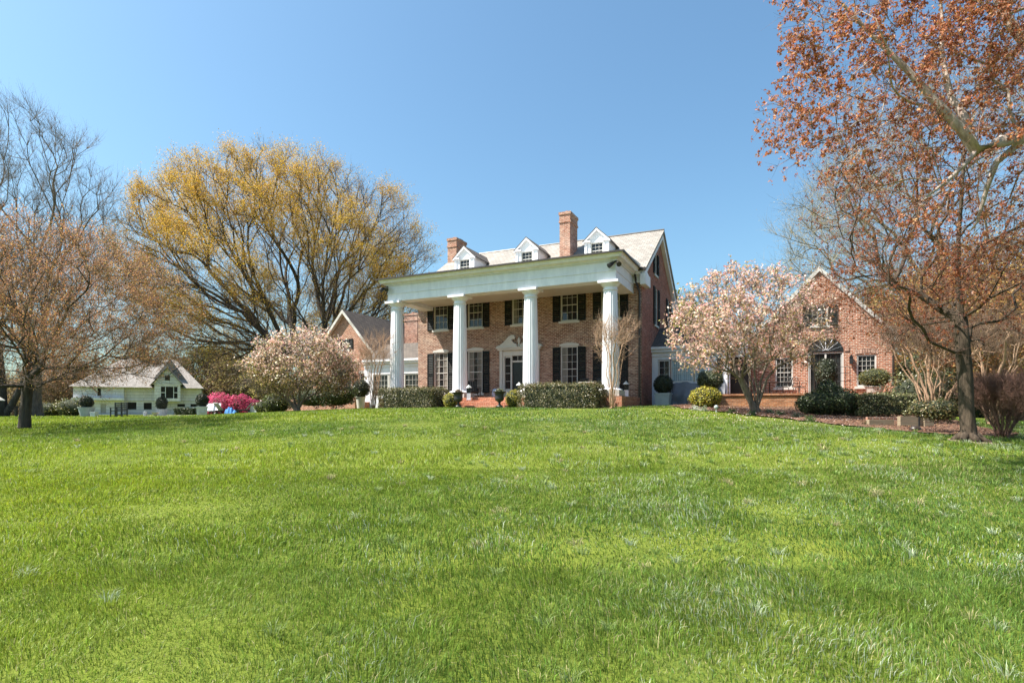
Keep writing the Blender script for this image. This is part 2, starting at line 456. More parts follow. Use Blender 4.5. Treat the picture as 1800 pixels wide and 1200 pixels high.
c = mixc(nt, 0.6, c, ramp(nt, noise(nt, 9, 5, 0.75), [(0.25, (0.45,0.45,0.4)), (0.75, (1.15,1.15,1.1))]), 'MULTIPLY')
c = mixc(nt, ramp(nt, noise(nt, 0.11, 4, 0.6), [(0.5, (0,0,0)), (0.75, (0.4,0.4,0.4))]), c, (0.2,0.2,0.07))
nt.links.new(c, b.inputs['Base Color']); b.inputs['Roughness'].default_value = 0.9; b.inputs['Specular IOR Level'].default_value = 0.1
bump(nt, b, noise(nt, 14, 4, 0.7), 0.7, 0.06)
lawn = np_mesh('lawn', V, np.c_[q, q+1, q+nx+1, q+nx], [m], smooth=True)
structure(lawn, 'wide green mown lawn rising towards the brick house', 'lawn')

def sheet(name, poly, mat, step, lift, label, cat, rough=0.0):
    p = np.array(poly); x = np.arange(p[:, 0].min()-step, p[:, 0].max()+step, step); y = np.arange(p[:, 1].min()-step, p[:, 1].max()+step, step)
    X, Y = np.meshgrid(x, y); Xw = X + (vnoise(X, Y, 0.5, 5)-0.5)*0.5*(rough > 0); Yw = Y + (vnoise(X, Y, 0.5, 6)-0.5)*0.5*(rough > 0)
    Z = gz(X, Y) + (vnoise(X, Y, 1.7, 3)-0.5)*0.03 + lift + (vnoise(X, Y, 0.09, 8))*rough
    k = len(x); i, j = np.meshgrid(np.arange(k-1), np.arange(len(y)-1)); q = (j*k+i).ravel()
    cx = (Xw[:-1, :-1]+step/2).ravel(); cy = (Yw[:-1, :-1]+step/2).ravel()
    q = q[in_poly(cx, cy, poly)]
    o = np_mesh(name, np.c_[X.ravel(), Y.ravel(), Z.ravel()], np.c_[q, q+1, q+k+1, q+k], [mat], smooth=rough == 0)
    return structure(o, label, cat)
sheet('mulch_bed', BED, M['mulch'], 0.08, 0.03, 'red brown bark mulch bed under the right magnolia', 'flower bed', 0.035)
RING = [(10.44+0.62*math.cos(t)*(1+.25*math.sin(3*t)), 12.8+0.6*math.sin(t)) for t in np.linspace(0, 6.28, 24)[:-1]]
M['litter'] = mottled('dry_leaf_litter', (0.16,0.115,0.08), (0.36,0.28,0.2), 12, 0.95, 0.6)
sheet('bare_soil', RING, M['litter'], 0.05, 0.006, 'bare dry soil ring round the foot of the right tree', 'soil', 0.006)
PATIO = [(-29.5,41.6),(-23.5,41.2),(-22.0,44.5),(-20.0,48),(-26,49),(-31,46)]
sheet('patio', PATIO, M['paving'], 0.3, 0.05, 'pale paved pool patio beyond the lawn', 'patio')

# ------------------------------------------------------------------ brick mansion
house = empty('brick_mansion', HO, 'large red brick mansion with white columned portico, gabled wings and dormers', 'mansion', rz=HA)
X0, X1, DEP = -6.955, 6.955, 9.65
EAVE, RIDGE, GB = 7.42, 10.57, -0.7
YM = DEP/2
def front(Y): return lambda a, d, z: (a, Y+d, z)
def side(X): return lambda a, d, z: (X-d, a, z)

def win(fm, a0, a1, z0, z1, cols, rows, sill=True, lintel=None, curtain=None, fr=0.07, parent=house, meet=True, name='window', cmat='curtain'):
    f = MB(fm)
    f.box(a0, a0+fr, 0.03, 0.12, z0, z1).box(a1-fr, a1, 0.03, 0.12, z0, z1).box(a0+fr, a1-fr, 0.03, 0.12, z1-fr, z1).box(a0+fr, a1-fr, 0.03, 0.12, z0, z0+fr)
    b0, b1, y0, y1 = a0+fr, a1-fr, z0+fr, z1-fr
    for i in range(1, cols):
        x = b0+(b1-b0)*i/cols; f.box(x-0.008, x+0.008, 0.07, 0.095, y0, y1)
    for j in range(1, rows):
        z = y0+(y1-y0)*j/rows; h = 0.02 if (meet and j == rows//2) else 0.008
        f.box(b0, b1, 0.062, 0.098, z-h, z+h)
    w = f.build(name, M['trim'], parent)
    MB(fm).box(b0, b1, 0.1, 0.13, y0, y1).build('pane', M['glass'], w)
    if curtain:
        for s, e in curtain:
            c = MB(fm); n = 10
            for k in range(n):
                u0 = b0+(b1-b0)*(s+(e-s)*k/n); u1 = b0+(b1-b0)*(s+(e-s)*(k+0.86)/n)
                c.box(u0, u1, 0.088+0.005*(k % 2), 0.097, y0+0.02, y1)
            c.build('curtain', M[cmat], w)
    if sill: MB(fm).box(a0-0.1, a1+0.1, -0.07, 0.1, z0-0.12, z0-0.003).build('sill', M['trim'], w)
    if lintel == 'arch':
        pts = [(a0-0.06, z1+0.003)] + [(a1+0.06, z1+0.003)]
        n = 8
        pts += [(a1+0.06-(a1-a0+0.12)*k/n, z1+0.1+0.09*math.sin(math.pi*k/n)) for k in range(n+1)]
        l = MB(lambda a, d, z: fm(a, d, z)); l.prism(pts, -0.035, 0.02); l.build('lintel', M['trim'], w)
    return w

def shutter(fm, a0, a1, z0, z1, parent=house):
    s = MB(fm); e = 0.055
    s.box(a0, a0+e, -0.06, -0.012, z0, z1).box(a1-e, a1, -0.06, -0.012, z0, z1)
    zm = z0+(z1-z0)*0.45
    for z in (z0, zm, z1-0.09): s.box(a0+e, a1-e, -0.058, -0.014, z, z+0.09)
    n = max(3, int((z1-z0)/0.11))
    for k in range(n):
        z = z0+0.09+(z1-z0-0.15)*k/n
        s.add([(a0+e,-0.05,z),(a1-e,-0.05,z),(a1-e,-0.02,z+0.085),(a0+e,-0.02,z+0.085),(a0+e,-0.04,z-0.004),(a1-e,-0.04,z-0.004),(a1-e,-0.014,z+0.08),(a0+e,-0.014,z+0.08)],
              [(0,1,2,3),(7,6,5,4),(0,4,5,1),(3,2,6,7)])
    return s.build('shutter', M['shutter'], parent)

# main block walls
FW = [-5.29, -2.9, 2.98, 5.29]
holes = []
for x in FW: holes += [(x-0.5, x+0.5, 0.98, 3.5), (x-0.5, x+0.5, 4.88, 6.66)]
holes += [(-0.48, 0.48, 4.88, 6.66), (-1.06, 1.06, 0.64, 3.42)]
fm = front(0.0)
MB(fm).wall(X0, X1, GB, EAVE-0.42, holes).build('front_wall', M['brick_front'], house)
for x in FW:
    cu = [(0.0, 0.36)] if x > 2 else [(0.0, 0.3), (0.72, 1.0)]
    win(fm, x-0.5, x+0.5, 0.98, 3.5, 3, 5 if False else 6, lintel='arch', curtain=cu)
    shutter(fm, x-0.95, x-0.51, 1.0, 3.45); shutter(fm, x+0.51, x+0.95, 1.0, 3.45)
    win(fm, x-0.5, x+0.5, 4.88, 6.66, 3, 4)
    shutter(fm, x-0.95, x-0.51, 4.86, 6.64); shutter(fm, x+0.51, x+0.95, 4.86, 6.64)
win(fm, -0.48, 0.48, 4.88, 6.66, 3, 4, curtain=[(0, 0.25)])
shutter(fm, -0.93, -0.49, 4.86, 6.64); shutter(fm, 0.49, 0.93, 4.86, 6.64)
# side and back walls with gables
sm = side(X1)
sh = [(3.45, 4.35, 4.9, 7.05), (7.5, 8.4, 4.9, 7.05), (3.35, 4.15, 7.8, 9.05)]
MB(sm).wall(0, DEP, GB, EAVE, [h for h in sh if h[3] < EAVE]).build('side_wall', M['brick_side'], house)
g = MB(sm)
zt = lambda y: EAVE + (RIDGE-EAVE)*(y/YM if y <= YM else (DEP-y)/YM)
h = sh[2]
def gquad(mb, y0, y1, zb):
    mb.add([(y0,0,zb),(y1,0,zb),(y1,0,zt(y1)),(y0,0,zt(y0))], [(0,1,2,3)])
gquad(g, 0.0, h[0], EAVE); gquad(g, h[0], h[1], h[3]); gquad(g, h[1], YM, EAVE); gquad(g, YM, DEP, EAVE)
g.add([(h[0],0,EAVE),(h[1],0,EAVE),(h[1],0,h[2]),(h[0],0,h[2])], [(0,1,2,3)])
g.build('gable_wall', M['brick_side'], house)
for k, hh in enumerate(sh):
    w = hh[1]-hh[0]
    win(sm, hh[0], hh[1], hh[2], hh[3], 3, 4 if k < 2 else 4)
    shutter(sm, hh[0]-w*0.5, hh[0]-0.01, hh[2], hh[3]); shutter(sm, hh[1]+0.01, hh[1]+w*0.5, hh[2], hh[3])
o = MB(side(X0)); o.add([(0,0,GB),(DEP,0,GB),(DEP,0,EAVE),(YM,0,RIDGE),(0,0,EAVE)], [(0,1,2,3,4)]); o.build('left_wall', M['brick_side'], house)
o = MB(front(DEP)); o.add([(X0,0,GB),(X1,0,GB),(X1,0,EAVE),(X0,0,EAVE)], [(0,1,2,3)]); o.build('back_wall', M['brick_side'], house)

# main roof
def roof_slab(mb, xa, xb, y0, z0, y1, z1, t=0.14):
    mb.add([(xa,y0,z0),(xb,y0,z0),(xb,y1,z1),(xa,y1,z1),(xa,y0,z0-t),(xb,y0,z0-t),(xb,y1,z1-t),(xa,y1,z1-t)],
           [(0,1,2,3),(7,6,5,4),(0,4,5,1),(1,5,6,2),(3,2,6,7),(0,3,7,4)])
SL = (RIDGE-EAVE)/YM
OV = 0.42
rf = MB()
roof_slab(rf, X0-0.3, X1+0.3, -OV, EAVE+0.12-OV*SL, YM, RIDGE+0.12)
roof_slab(rf, X1+0.3, X0-0.3, DEP+OV, EAVE+0.12-OV*SL, YM, RIDGE+0.12)
roof = rf.build('roof', M['slate'], house)
MB().tube([(X0-0.3, YM, RIDGE+0.13), (X1+0.3, YM, RIDGE+0.13)], 0.06, 6).build('ridge_cap', M['gutter'], roof)
for (xx, yy) in ((5.1, 1.0), (5.5, 0.5)):
    MB().lathe([(0.05, 0), (0.05, 0.3), (0.07, 0.31), (0.07, 0.34)], 8, (xx, yy, EAVE+0.05+yy*SL)).build('vent_pipe', M['gutter'], roof)
# rake trim boards with returns
for X in (X1, X0):
    s = 1 if X > 0 else -1
    for (ya, yb, za, zb) in ((-OV, YM, EAVE-OV*SL, RIDGE), (DEP+OV, YM, EAVE-OV*SL, RIDGE)):
        r = MB(); xa, xb = (X+0.003*s, X+0.22*s)
        r.add([(xa,ya,za-0.42),(xb,ya,za-0.42),(xb,yb,zb-0.42),(xa,yb,zb-0.42),(xa,ya,za-0.03),(xb,ya,za-0.03),(xb,yb,zb-0.03),(xa,yb,zb-0.03)],
              [(0,3,2,1),(4,5,6,7),(0,1,5,4),(1,2,6,5),(2,3,7,6),(3,0,4,7)])
        r.build('rake_board', M['white'], house)
        rt = MB()
        y0, y1 = (ya, 0.75) if ya < 0 else (DEP-0.6, ya)
        rt.box(min(xa, X+0.3*s), max(xa, X+0.3*s), min(y0, y1)-0.004, max(y0, y1), EAVE-0.98, EAVE-0.42)
        rt.prism([(y0, EAVE-0.42), (y1, EAVE-0.42), (y0 if ya < 0 else y1, EAVE-0.12)], xa, X+0.26*s, axis='x')
        rt.build('cornice_return', M['white'], house)
MB().box(X0, X1, -0.12, 0.02, EAVE-0.42-0.4, EAVE-0.1).box(X0-0.02, X1+0.02, -OV+0.03, -0.1, EAVE-0.42, EAVE-0.2).build('eave_cornice', M['white'], house)
MB().box(X0-0.3, X1+0.3, -OV-0.1, -OV+0.02, EAVE-0.27, EAVE-0.13).build('gutter', M['gutter'], house)
MB().tube([(X1-0.28, -OV-0.05, EAVE-0.2), (X1-0.28, -0.09, EAVE-0.75), (X1-0.1, -0.09, EAVE-1.3), (X1-0.1, -0.09, 0.2)], 0.06, 8).build('downspout', M['gutter'], house)

# chimneys
def chimney(x0, x1, y0, y1, zb, zt_):
    c = MB(); c.box(x0, x1, y0, y1, zb, zt_-0.62); c.box(x0-0.04, x1+0.04, y0-0.04, y1+0.04, zt_-0.62, zt_-0.5)
    c.box(x0-0.01, x1+0.01, y0-0.01, y1+0.01, zt_-0.5, zt_-0.16); c.box(x0-0.05, x1+0.05, y0-0.05, y1+0.05, zt_-0.16, zt_)
    o = c.build('chimney', M['brick_chim'], house)
    MB().lathe([(0.16,0),(0.16,0.12),(0.13,0.14)], 10, ((x0+x1)/2, y0+0.4, zt_)).build('chimney_pot', M['brick_paving'], o)
    MB().box((x0+x1)/2-0.2, (x0+x1)/2+0.2, y1-0.55, y1-0.15, zt_+0.1, zt_+0.15).box((x0+x1)/2-0.02, (x0+x1)/2+0.02, y1-0.4, y1-0.36, zt_-0.02, zt_+0.1).build('flue_cap', M['black'], o)
    return o
chimney(1.68, 2.33, 2.0, 3.35, 8.3, 11.65)
chimney(-7.2, -6.5, 3.9, 5.25, 7.4, 11.75)

# dormers
def dormer(x):
    yf, w, ze, zp = 1.0, 0.63, 9.5, 10.08
    yb_e = (ze-EAVE-0.12)/SL; yb_p = (zp-EAVE-0.12)/SL
    fmd = front(yf); hole = (x-0.36, x+0.36, 8.42, 9.3)
    d = MB(fmd); d.wall(x-w, x+w, 7.9, ze, [hole], 0.1)
    d.add([(x-w,0,ze),(x+w,0,ze),(x,0,zp)], [(0,1,2)])
    for s in (-1, 1): d.add([(x+s*w,0,7.9),(x+s*w,yb_e-yf,ze),(x+s*w,0,ze)], [(0,1,2)])
    o = d.build('dormer', M['white'], house)
    r = MB(); ov = 0.16
    for s in (-1, 1):
        xe = x+s*(w+ov); zz = ze-ov*(zp-ze)/w
        p = [(xe, yf-0.14, zz+0.05), (x, yf-0.14, zp+0.06), (x, yb_p+0.3, zp+0.06), (xe, yb_e+0.1, zz+0.05)]
        if s < 0: p = p[::-1]
        r.add(p + [(a, b_, c_-0.05) for a, b_, c_ in p], [(0,1,2,3),(7,6,5,4),(0,4,5,1),(1,5,6,2),(2,6,7,3),(3,7,4,0)])
    r.build('dormer_roof', M['slate_dark'], o)
    t = MB()
    for s in (-1, 1):
        xe = x+s*(w+ov-0.01); zz = ze-(ov-0.01)*(zp-ze)/w
        t.add([(xe,yf-0.13,zz-0.1),(x,yf-0.13,zp-0.12),(x,yf-0.13,zp+0.008),(xe,yf-0.13,zz+0.0),(xe,yf-0.003,zz-0.1),(x,yf-0.003,zp-0.12),(x,yf-0.003,zp+0.008),(xe,yf-0.003,zz)],
              [(0,1,2,3),(7,6,5,4),(0,4,5,1),(1,5,6,2),(2,6,7,3),(3,7,4,0)])
        t.box(min(x+s*w*0.55, xe), max(x+s*w*0.55, xe), yf-0.12, yf-0.004, ze-0.16, ze-0.07)
        t.box(x+s*w-0.07, x+s*w+0.07, yf-0.05, yf+0.05, 7.9, ze-0.17)
    t.build('dormer_trim', M['white'], o)
    win(fmd, hole[0], hole[1], hole[2], hole[3], 3, 4, sill=False, parent=o, fr=0.05)
    return o
def win_sub(o): pass
for x in (-4.2, 0.0, 4.25): dormer(x)

# portico
PZ = 0.64
p = MB(); p.box(-6.9, 6.9, -3.95, -0.003, -0.6, PZ)
for k in range(4):
    z1 = PZ-0.145*(k+1)+0.0; y1 = -3.95-0.33*k
    p.box(-1.62, 1.6, y1-0.33, y1-0.003, -0.5, z1)
p.build('porch_floor', M['brick_paving'], house)
CX = (-6.17, -2.057, 2.057, 6.17)
for i, x in enumerate(CX):
    prof = [(0.41, 1.0)]
    for k in range(9):
        t = k/8; prof.append((0.40-0.075*t**1.6, 1.0+4.62*t))
    col = MB().lathe(prof, 40, (x, -3.23, 0), flute=(1, 9, 0.04)).build('column', M['white'], house)
    MB().lathe([(0.335, 5.62),(0.36, 5.64),(0.36, 5.68),(0.325, 5.70),(0.325, 5.80),(0.36,5.82),(0.45, 5.93),(0.47, 5.96)], 32, (x,-3.23,0)).box(x-0.49, x+0.49, -3.72, -2.74, 5.96, 6.078).build('capital', M['white'], col)
    b_ = MB(); b_.lathe([(0.56, 0.90),(0.58,0.93),(0.56,0.965),(0.46,1.0),(0.42,1.03)], 32, (x,-3.23,0)); b_.build('column_base', M['white'], col)
    MB().box(x-0.56, x+0.56, -3.79, -2.67, PZ+0.003, 0.898).build('plinth', M['stone'], col)
E0, E1, EY = -6.53, 6.53, -3.6
e = MB()
e.box(E0, E1, EY, EY+0.72, 6.08, 6.48).box(E0, E0+0.72, EY+0.72, -0.004, 6.08, 6.48).box(E1-0.72, E1, EY+0.72, -0.004, 6.08, 6.48)
e.box(E0-0.03, E1+0.03, EY-0.03, EY+0.7, 6.48, 6.53).box(E1-0.6, E1+0.03, EY+0.7, -0.004, 6.48, 6.53).box(E0-0.03, E0+0.6, EY+0.7, -0.004, 6.48, 6.53)
e.box(E0, E1, EY, EY+0.6, 6.53, 7.02).box(E1-0.6, E1, EY+0.6, -0.004, 6.53, 7.02).box(E0, E0+0.6, EY+0.6, -0.004, 6.53, 7.02)
e.build('entablature', M['white'], house)
cn = MB()
def mould(mb, zs):
    for (o_, z0, z1) in zs:
        mb.box(E0-o_, E1+o_, EY-o_, EY+0.5, z0, z1).box(E1-0.5, E1+o_, EY+0.5, -0.006, z0, z1).box(E0-o_, E0+0.5, EY+0.5, -0.006, z0, z1)
mould(cn, [(0.07, 6.95, 7.0)])
for o0, o1, z0, z1 in ((0.09, 0.16, 7.003, 7.06), (0.3, 0.4, 7.063, 7.25)):
    cn.add([(E0-o0,EY-o0,z0),(E1+o0,EY-o0,z0),(E1+o0,-0.006,z0),(E0-o0,-0.006,z0),(E0-o1,EY-o1,z1),(E1+o1,EY-o1,z1),(E1+o1,-0.006,z1),(E0-o1,-0.006,z1)],
           [(3,2,1,0),(4,5,6,7),(0,1,5,4),(1,2,6,5),(2,3,7,6),(3,0,4,7)])
cn.build('cornice', M['white'], house)
MB().box(E0+0.7, E1-0.7, EY+0.7, -0.01, 6.3, 6.36).build('porch_ceiling', M['trim'], house)
pr = MB(); o_ = 0.43
pr.add([(E0-o_,EY-o_,7.253),(E1+o_,EY-o_,7.253),(E1+o_,-0.3,7.253),(E0-o_,-0.3,7.253),(E0-o_,EY-o_,7.29),(E1+o_,EY-o_,7.29),(E1+o_,-0.3,7.52),(E0-o_,-0.3,7.52)],
       [(3,2,1,0),(4,5,6,7),(0,1,5,4),(1,2,6,5),(2,3,7,6),(3,0,4,7)])
pr.build('porch_roof', M['metal_roof'], house)
MB().box(E0-o_-0.07, E1+o_+0.07, EY-o_-0.07, EY-o_-0.003, 7.22, 7.3).box(E1+o_+0.003, E1+o_+0.07, EY-o_-0.003, -0.5, 7.22, 7.3).box(E0-o_-0.07, E0-o_-0.003, EY-o_-0.003, -0.5, 7.22, 7.3).build('porch_gutter', M['gutter'], house)
for s in (-1, 1):
    x0, y0 = (E1+0.02, EY-0.02) if s > 0 else (E0-0.02, EY-0.02)
    f = MB(); f.lathe([(0.05,0),(0.05,0.05)], 8, (x0, y0, 6.9))
    for dx, dy in ((-0.22, -0.14), (0.18, -0.2)):
        f.tube([(x0, y0-0.02, 6.9), (x0+dx*0.4, y0+dy*0.5, 6.86), (x0+dx*0.6, y0+dy*0.8, 6.82), (x0+dx*1.3, y0+dy*1.9, 6.66)], [0.025, 0.05, 0.08, 0.12], 10)
    f.build('floodlight', M['black'], house)

# front door with sidelights, transom and broken scroll pediment
d = MB(fm)
for a, b_ in ((-1.06, -0.94), (-0.56, -0.47), (0.47, 0.56), (0.94, 1.06)): d.box(a, b_, -0.06, 0.1, PZ+0.003, 3.1)
for a, b_ in ((-0.94, -0.56), (0.56, 0.94)): d.box(a, b_, 0.0, 0.1, PZ+0.003, 1.2); d.box(a, b_, 0.02, 0.1, 3.0, 3.1)
d.box(-0.47, 0.47, -0.02, 0.1, 2.72, 2.82).box(-1.06, 1.06, -0.05, 0.1, 3.1, 3.42)
for a, b_ in ((-1.24, -1.06), (1.06, 1.24)): d.box(a, b_, -0.12, -0.003, PZ+0.003, 3.42)
dsr = d.build('door_surround', M['trim'], house)
l = MB(fm)
for a, b_ in ((-0.94, -0.56), (0.56, 0.94)):
    l.box(a, b_, 0.07, 0.1, 1.2, 3.0)
l.box(-0.47, 0.47, 0.07, 0.1, 2.82, 3.1); l.build('sidelight_pane', M['glass'], dsr)
l = MB(fm)
for a, b_ in ((-0.94, -0.56), (0.56, 0.94)):
    for z in (1.65, 2.1, 2.55): l.box(a, b_, 0.05, 0.067, z-0.012, z+0.012)
l.box(-0.16, -0.14, 0.05, 0.067, 2.82, 3.1).box(0.14, 0.16, 0.05, 0.067, 2.82, 3.1); l.build('glazing_bar', M['trim'], dsr)
pd = MB(fm)
pd.box(-1.34, 1.34, -0.2, -0.003, 3.423, 3.52).box(-1.42, 1.42, -0.26, -0.003, 3.523, 3.6)
for s in (-1, 1):
    up = [(-1.4, 3.66), (-1.2, 3.72), (-1.0, 3.84), (-0.8, 4.02), (-0.62, 4.2), (-0.45, 4.28), (-0.3, 4.26), (-0.22, 4.16), (-0.24, 4.06), (-0.33, 4.02)]
    lo = [(-0.38, 4.06), (-0.44, 4.0), (-0.4, 3.9), (-0.28, 3.8), (-0.12, 3.74), (-0.1, 3.603), (-1.4, 3.603)]
    poly = [(s*a, z) for a, z in up+lo]
    if s > 0: poly = poly[::-1]
    pd.prism(poly, -0.2, -0.003)
pd.lathe([(0.03, 3.6), (0.09, 3.66), (0.05, 3.8), (0.1, 3.92), (0.08, 4.05), (0.02, 4.15)], 10, (0, -0.1, 0))
pd.build('pediment', M['trim'], house)
dr = MB(fm); dr.box(-0.47, 0.47, 0.05, 0.1, PZ+0.003, 2.72)
for a, b_ in ((-0.36, -0.06), (0.06, 0.36)):
    for z0, z1 in ((0.8, 1.25), (1.38, 2.0), (2.12, 2.58)):
        dr.box(a, b_, 0.035, 0.06, z0, z1)
door = dr.build('front_door', M['door'], house)
MB(fm).lathe([(0.03,0),(0.035,0.03),(0.02,0.06)], 8, (0.38, 0.02, 1.55)).build('door_knob', M['stone'], door)

# hyphens linking the wings
def hyphen(xa, xb, holes, post=None):
    y = 2.66; f = front(y)
    MB(f).wall(xa, xb, GB, 3.05, holes, 0.16).build('hyphen_wall', M['white'], house)
    c = MB(f); c.box(xa, xb, -0.06, 0.0, 2.98, 3.2).box(xa, xb, -0.2, 0.0, 3.203, 3.36).box(xa, xb, -0.3, 0.0, 3.363, 3.5); c.build('hyphen_cornice', M['white'], house)
    r = MB(); r.add([(xa,y-0.3,3.503),(xb,y-0.3,3.503),(xb,y+2.4,4.9),(xa,y+2.4,4.9),(xb,y+5,3.5),(xa,y+5,3.5)], [(0,1,2,3),(3,2,4,5)])
    r.build('hyphen_roof', M['slate_dark'], house)
hyphen(X1+0.003, 12.0, [(7.28, 9.82, 1.52, 2.8), (10.95, 12.0-0.002, 0.5, 2.8)])
fh = front(2.66)
for a0, a1 in ((7.3, 7.95), (8.0, 9.2), (9.25, 9.8)): win(fh, a0, a1, 1.54, 2.78, 2 if a1-a0 < 0.8 else 4, 3, sill=False, meet=False, curtain=[(0.0, 1.0)] if a0 > 7.5 else None, cmat='sheer_reflection')
MB(fh).box(7.2, 9.9, -0.05, 0.12, 1.4, 1.52).build('sill', M['white'], house)
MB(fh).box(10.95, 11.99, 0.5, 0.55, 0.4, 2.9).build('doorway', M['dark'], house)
MB(fh).box(10.76, 10.94, -0.08, -0.003, 0.5, 2.9).box(11.0, 11.06, 0.1, 0.3, 0.5, 2.8).build('door_post', M['white'], house)
MB(fh).box(10.4, 10.7, -0.07, -0.01, 0.7, 2.75).build('shutter', M['shutter'], house)
hyphen(-13.35, X0-0.003, [(-12.6, -7.3, 0.9, 2.5)])
a = -12.58
for k in range(4): win(fh, a+k*1.32, a+k*1.32+1.3, 0.92, 2.48, 4, 4, sill=False, meet=False)

# gabled wings
def wing(xc, hw, apex, eave, y, holes_r, mat_front, ylen=8.7):
    f = front(y); xa, xb = xc-hw, xc+hw
    sl_ = (apex-eave)/hw
    rise_cut = sorted({xa, xc, xb, *[h[0] for h in holes_r], *[h[1] for h in holes_r]})
    w = MB(f); w.wall(xa, xb, GB, eave, [h for h in holes_r if h[3] <= eave], 0.16)
    top = lambda a: apex - abs(a-xc)*sl_
    at = [h for h in holes_r if h[2] > eave]
    for i in range(len(rise_cut)-1):
        p0, p1 = rise_cut[i], rise_cut[i+1]
        hit = [h for h in at if h[0]-1e-6 <= p0 and p1 <= h[1]+1e-6]
        segs = [(eave, None)] if not hit else [(eave, hit[0][2]), (hit[0][3], None)]
        for z0, z1 in segs:
            ta, tb = (top(p0), top(p1)) if z1 is None else (z1, z1)
            w.add([(p0,0,z0),(p1,0,z0),(p1,0,max(tb, z0)),(p0,0,max(ta, z0))], [(0,1,2,3)])
    for h in at:
        pz = [(h[0],0,h[2]),(h[1],0,h[2]),(h[1],0,h[3]),(h[0],0,h[3])]; qz = [(a_, 0.16, z_) for a_, _, z_ in pz]
        w.add(pz+qz, [(0,4,5,1),(1,5,6,2),(2,6,7,3),(3,7,4,0)])
    wl = w.build('wing_wall', mat_front, house)
    s = MB()
    for X in (xa, xb): s.add([(X,y,GB),(X,y+ylen,GB),(X,y+ylen,eave),(X,y,eave)], [(0,1,2,3)])
    s.add([(xa,y+ylen,GB),(xb,y+ylen,GB),(xb,y+ylen,eave),(xc,y+ylen,apex),(xa,y+ylen,eave)], [(0,1,2,3,4)])
    s.build('wing_side_wall', M['brick_side'], house)
    return wl
# right wing
xc = 15.35
RH = [(13.25,14.11,1.2,2.82), (14.82,16.47,0.5,3.0), (17.05,17.92,1.2,2.82), (15.0,15.75,4.45,5.5)]
wing(xc, 3.35, 7.32, 3.75, 4.37, RH, M['brick_wing'])
fr_ = front(4.37)
for h_ in (RH[0], RH[2]):
    w = win(fr_, h_[0]+0.002, h_[1]-0.002, h_[2], h_[3], 4, 6, sill=True)
    n = 9; ar = MB(fr_)
    for k in range(n):
        t = k/n; a_ = h_[0]-0.08+(h_[1]-h_[0]+0.16)*t; lift = 0.08*math.sin(math.pi*(t+0.5/n))
        ar.box(a_, a_+(h_[1]-h_[0])/n*0.92, -0.02, -0.003, h_[3]+0.02+lift, h_[3]+0.24+lift)
    ar.build('brick_arch', M['brick_chim'], w)
w = win(fr_, 15.0, 15.75, 4.45, 5.5, 3, 3)
shutter(fr_, 15.76, 16.16, 4.42, 5.5); shutter(fr_, 14.59, 14.99, 4.42, 5.5)
# arched glazed door and fanlight
ac, ar_ = 15.645, 0.825
dd = MB(fr_)
for a_ in (14.82, 16.40): dd.box(a_, a_+0.07, 0.02, 0.14, 0.5, 3.0)
dd.box(14.89, 16.4, 0.02, 0.14, 2.95, 3.03).box(ac-0.04, ac+0.04, 0.04, 0.14, 0.5, 2.95)
for s in (14.92, 16.35): dd.box(s, s+0.03, 0.05, 0.12, 0.6, 2.9)
gd = dd.build('garden_door', M['trim'], house)
MB(fr_).box(14.89, 16.4, 0.11, 0.14, 0.5, 2.95).build('pane', M['glass'], gd)
gm = MB(fr_)
for a_ in (15.12, 15.36, 15.88, 16.12): gm.box(a_, a_+0.02, 0.08, 0.105, 0.6, 2.95)
gm.build('glazing_bar', M['gutter'], gd)
fan = MB(fr_); pts = [(ac+ar_*math.cos(math.pi*k/16), 3.03+ar_*0.85*math.sin(math.pi*k/16)) for k in range(17)]
fan.prism(pts[::-1], -0.012, -0.003)
fl = fan.build('fanlight', M['glass'], house)
fb = MB(fr_)
for k in range(1, 8):
    t = math.pi*k/8
    fb.add([(ac+0.1*math.cos(t)-0.02*math.sin(t), -0.016, 3.04+0.1*math.sin(t)), (ac+0.1*math.cos(t)+0.02*math.sin(t), -0.016, 3.04+0.1*math.sin(t)),
            (ac+0.8*math.cos(t)+0.02*math.sin(t), -0.016, 3.04+0.68*math.sin(t)), (ac+0.8*math.cos(t)-0.02*math.sin(t), -0.016, 3.04+0.68*math.sin(t))], [(0,1,2,3)])
fb.build('glazing_bar', M['white'], fl)
ab = MB(fr_)
for k in range(19):
    t0 = math.pi*k/19+0.008; t1 = math.pi*(k+1)/19-0.008
    q0 = [(ac+r*math.cos(t), 3.03+r*0.87*math.sin(t)) for r, t in ((0.84,t0),(1.07,t0),(1.07,t1),(0.84,t1))]
    ab.prism(q0[::-1], -0.035, -0.003)
ab.build('brick_arch', M['brick_chim'], fl)
cp = MB()
for s in (-1, 1):
    for k in range(7):
        t0, t1 = k/7, (k+1)/7-0.015
        xa, xb = xc+s*3.5*t0, xc+s*3.5*t1; za, zb = 7.42-3.73*t0, 7.42-3.73*t1
        cp.add([(xa,4.28,za-0.13),(xb,4.28,zb-0.13),(xb,4.28,zb+0.13),(xa,4.28,za+0.13),(xa,4.62,za-0.13),(xb,4.62,zb-0.13),(xb,4.62,zb+0.13),(xa,4.62,za+0.13)],
               [(0,1,2,3),(7,6,5,4),(0,4,5,1),(1,5,6,2),(2,6,7,3),(3,7,4,0)])
    cp.box(xc+s*3.35-0.15, xc+s*3.35+0.15, 4.24, 4.66, 3.45, 3.66)
cp.build('gable_coping', M['dirty_white'], house)
rw = MB()
for s in (-1, 1):
    p_ = [(xc, 4.6, 7.3), (xc+s*3.6, 4.6, 3.5), (xc+s*3.6, 13.1, 3.5), (xc, 13.1, 7.3)]
    rw.add(p_ if s < 0 else p_[::-1], [(0,1,2,3)])
rw.build('wing_roof', M['slate_dark'], house)
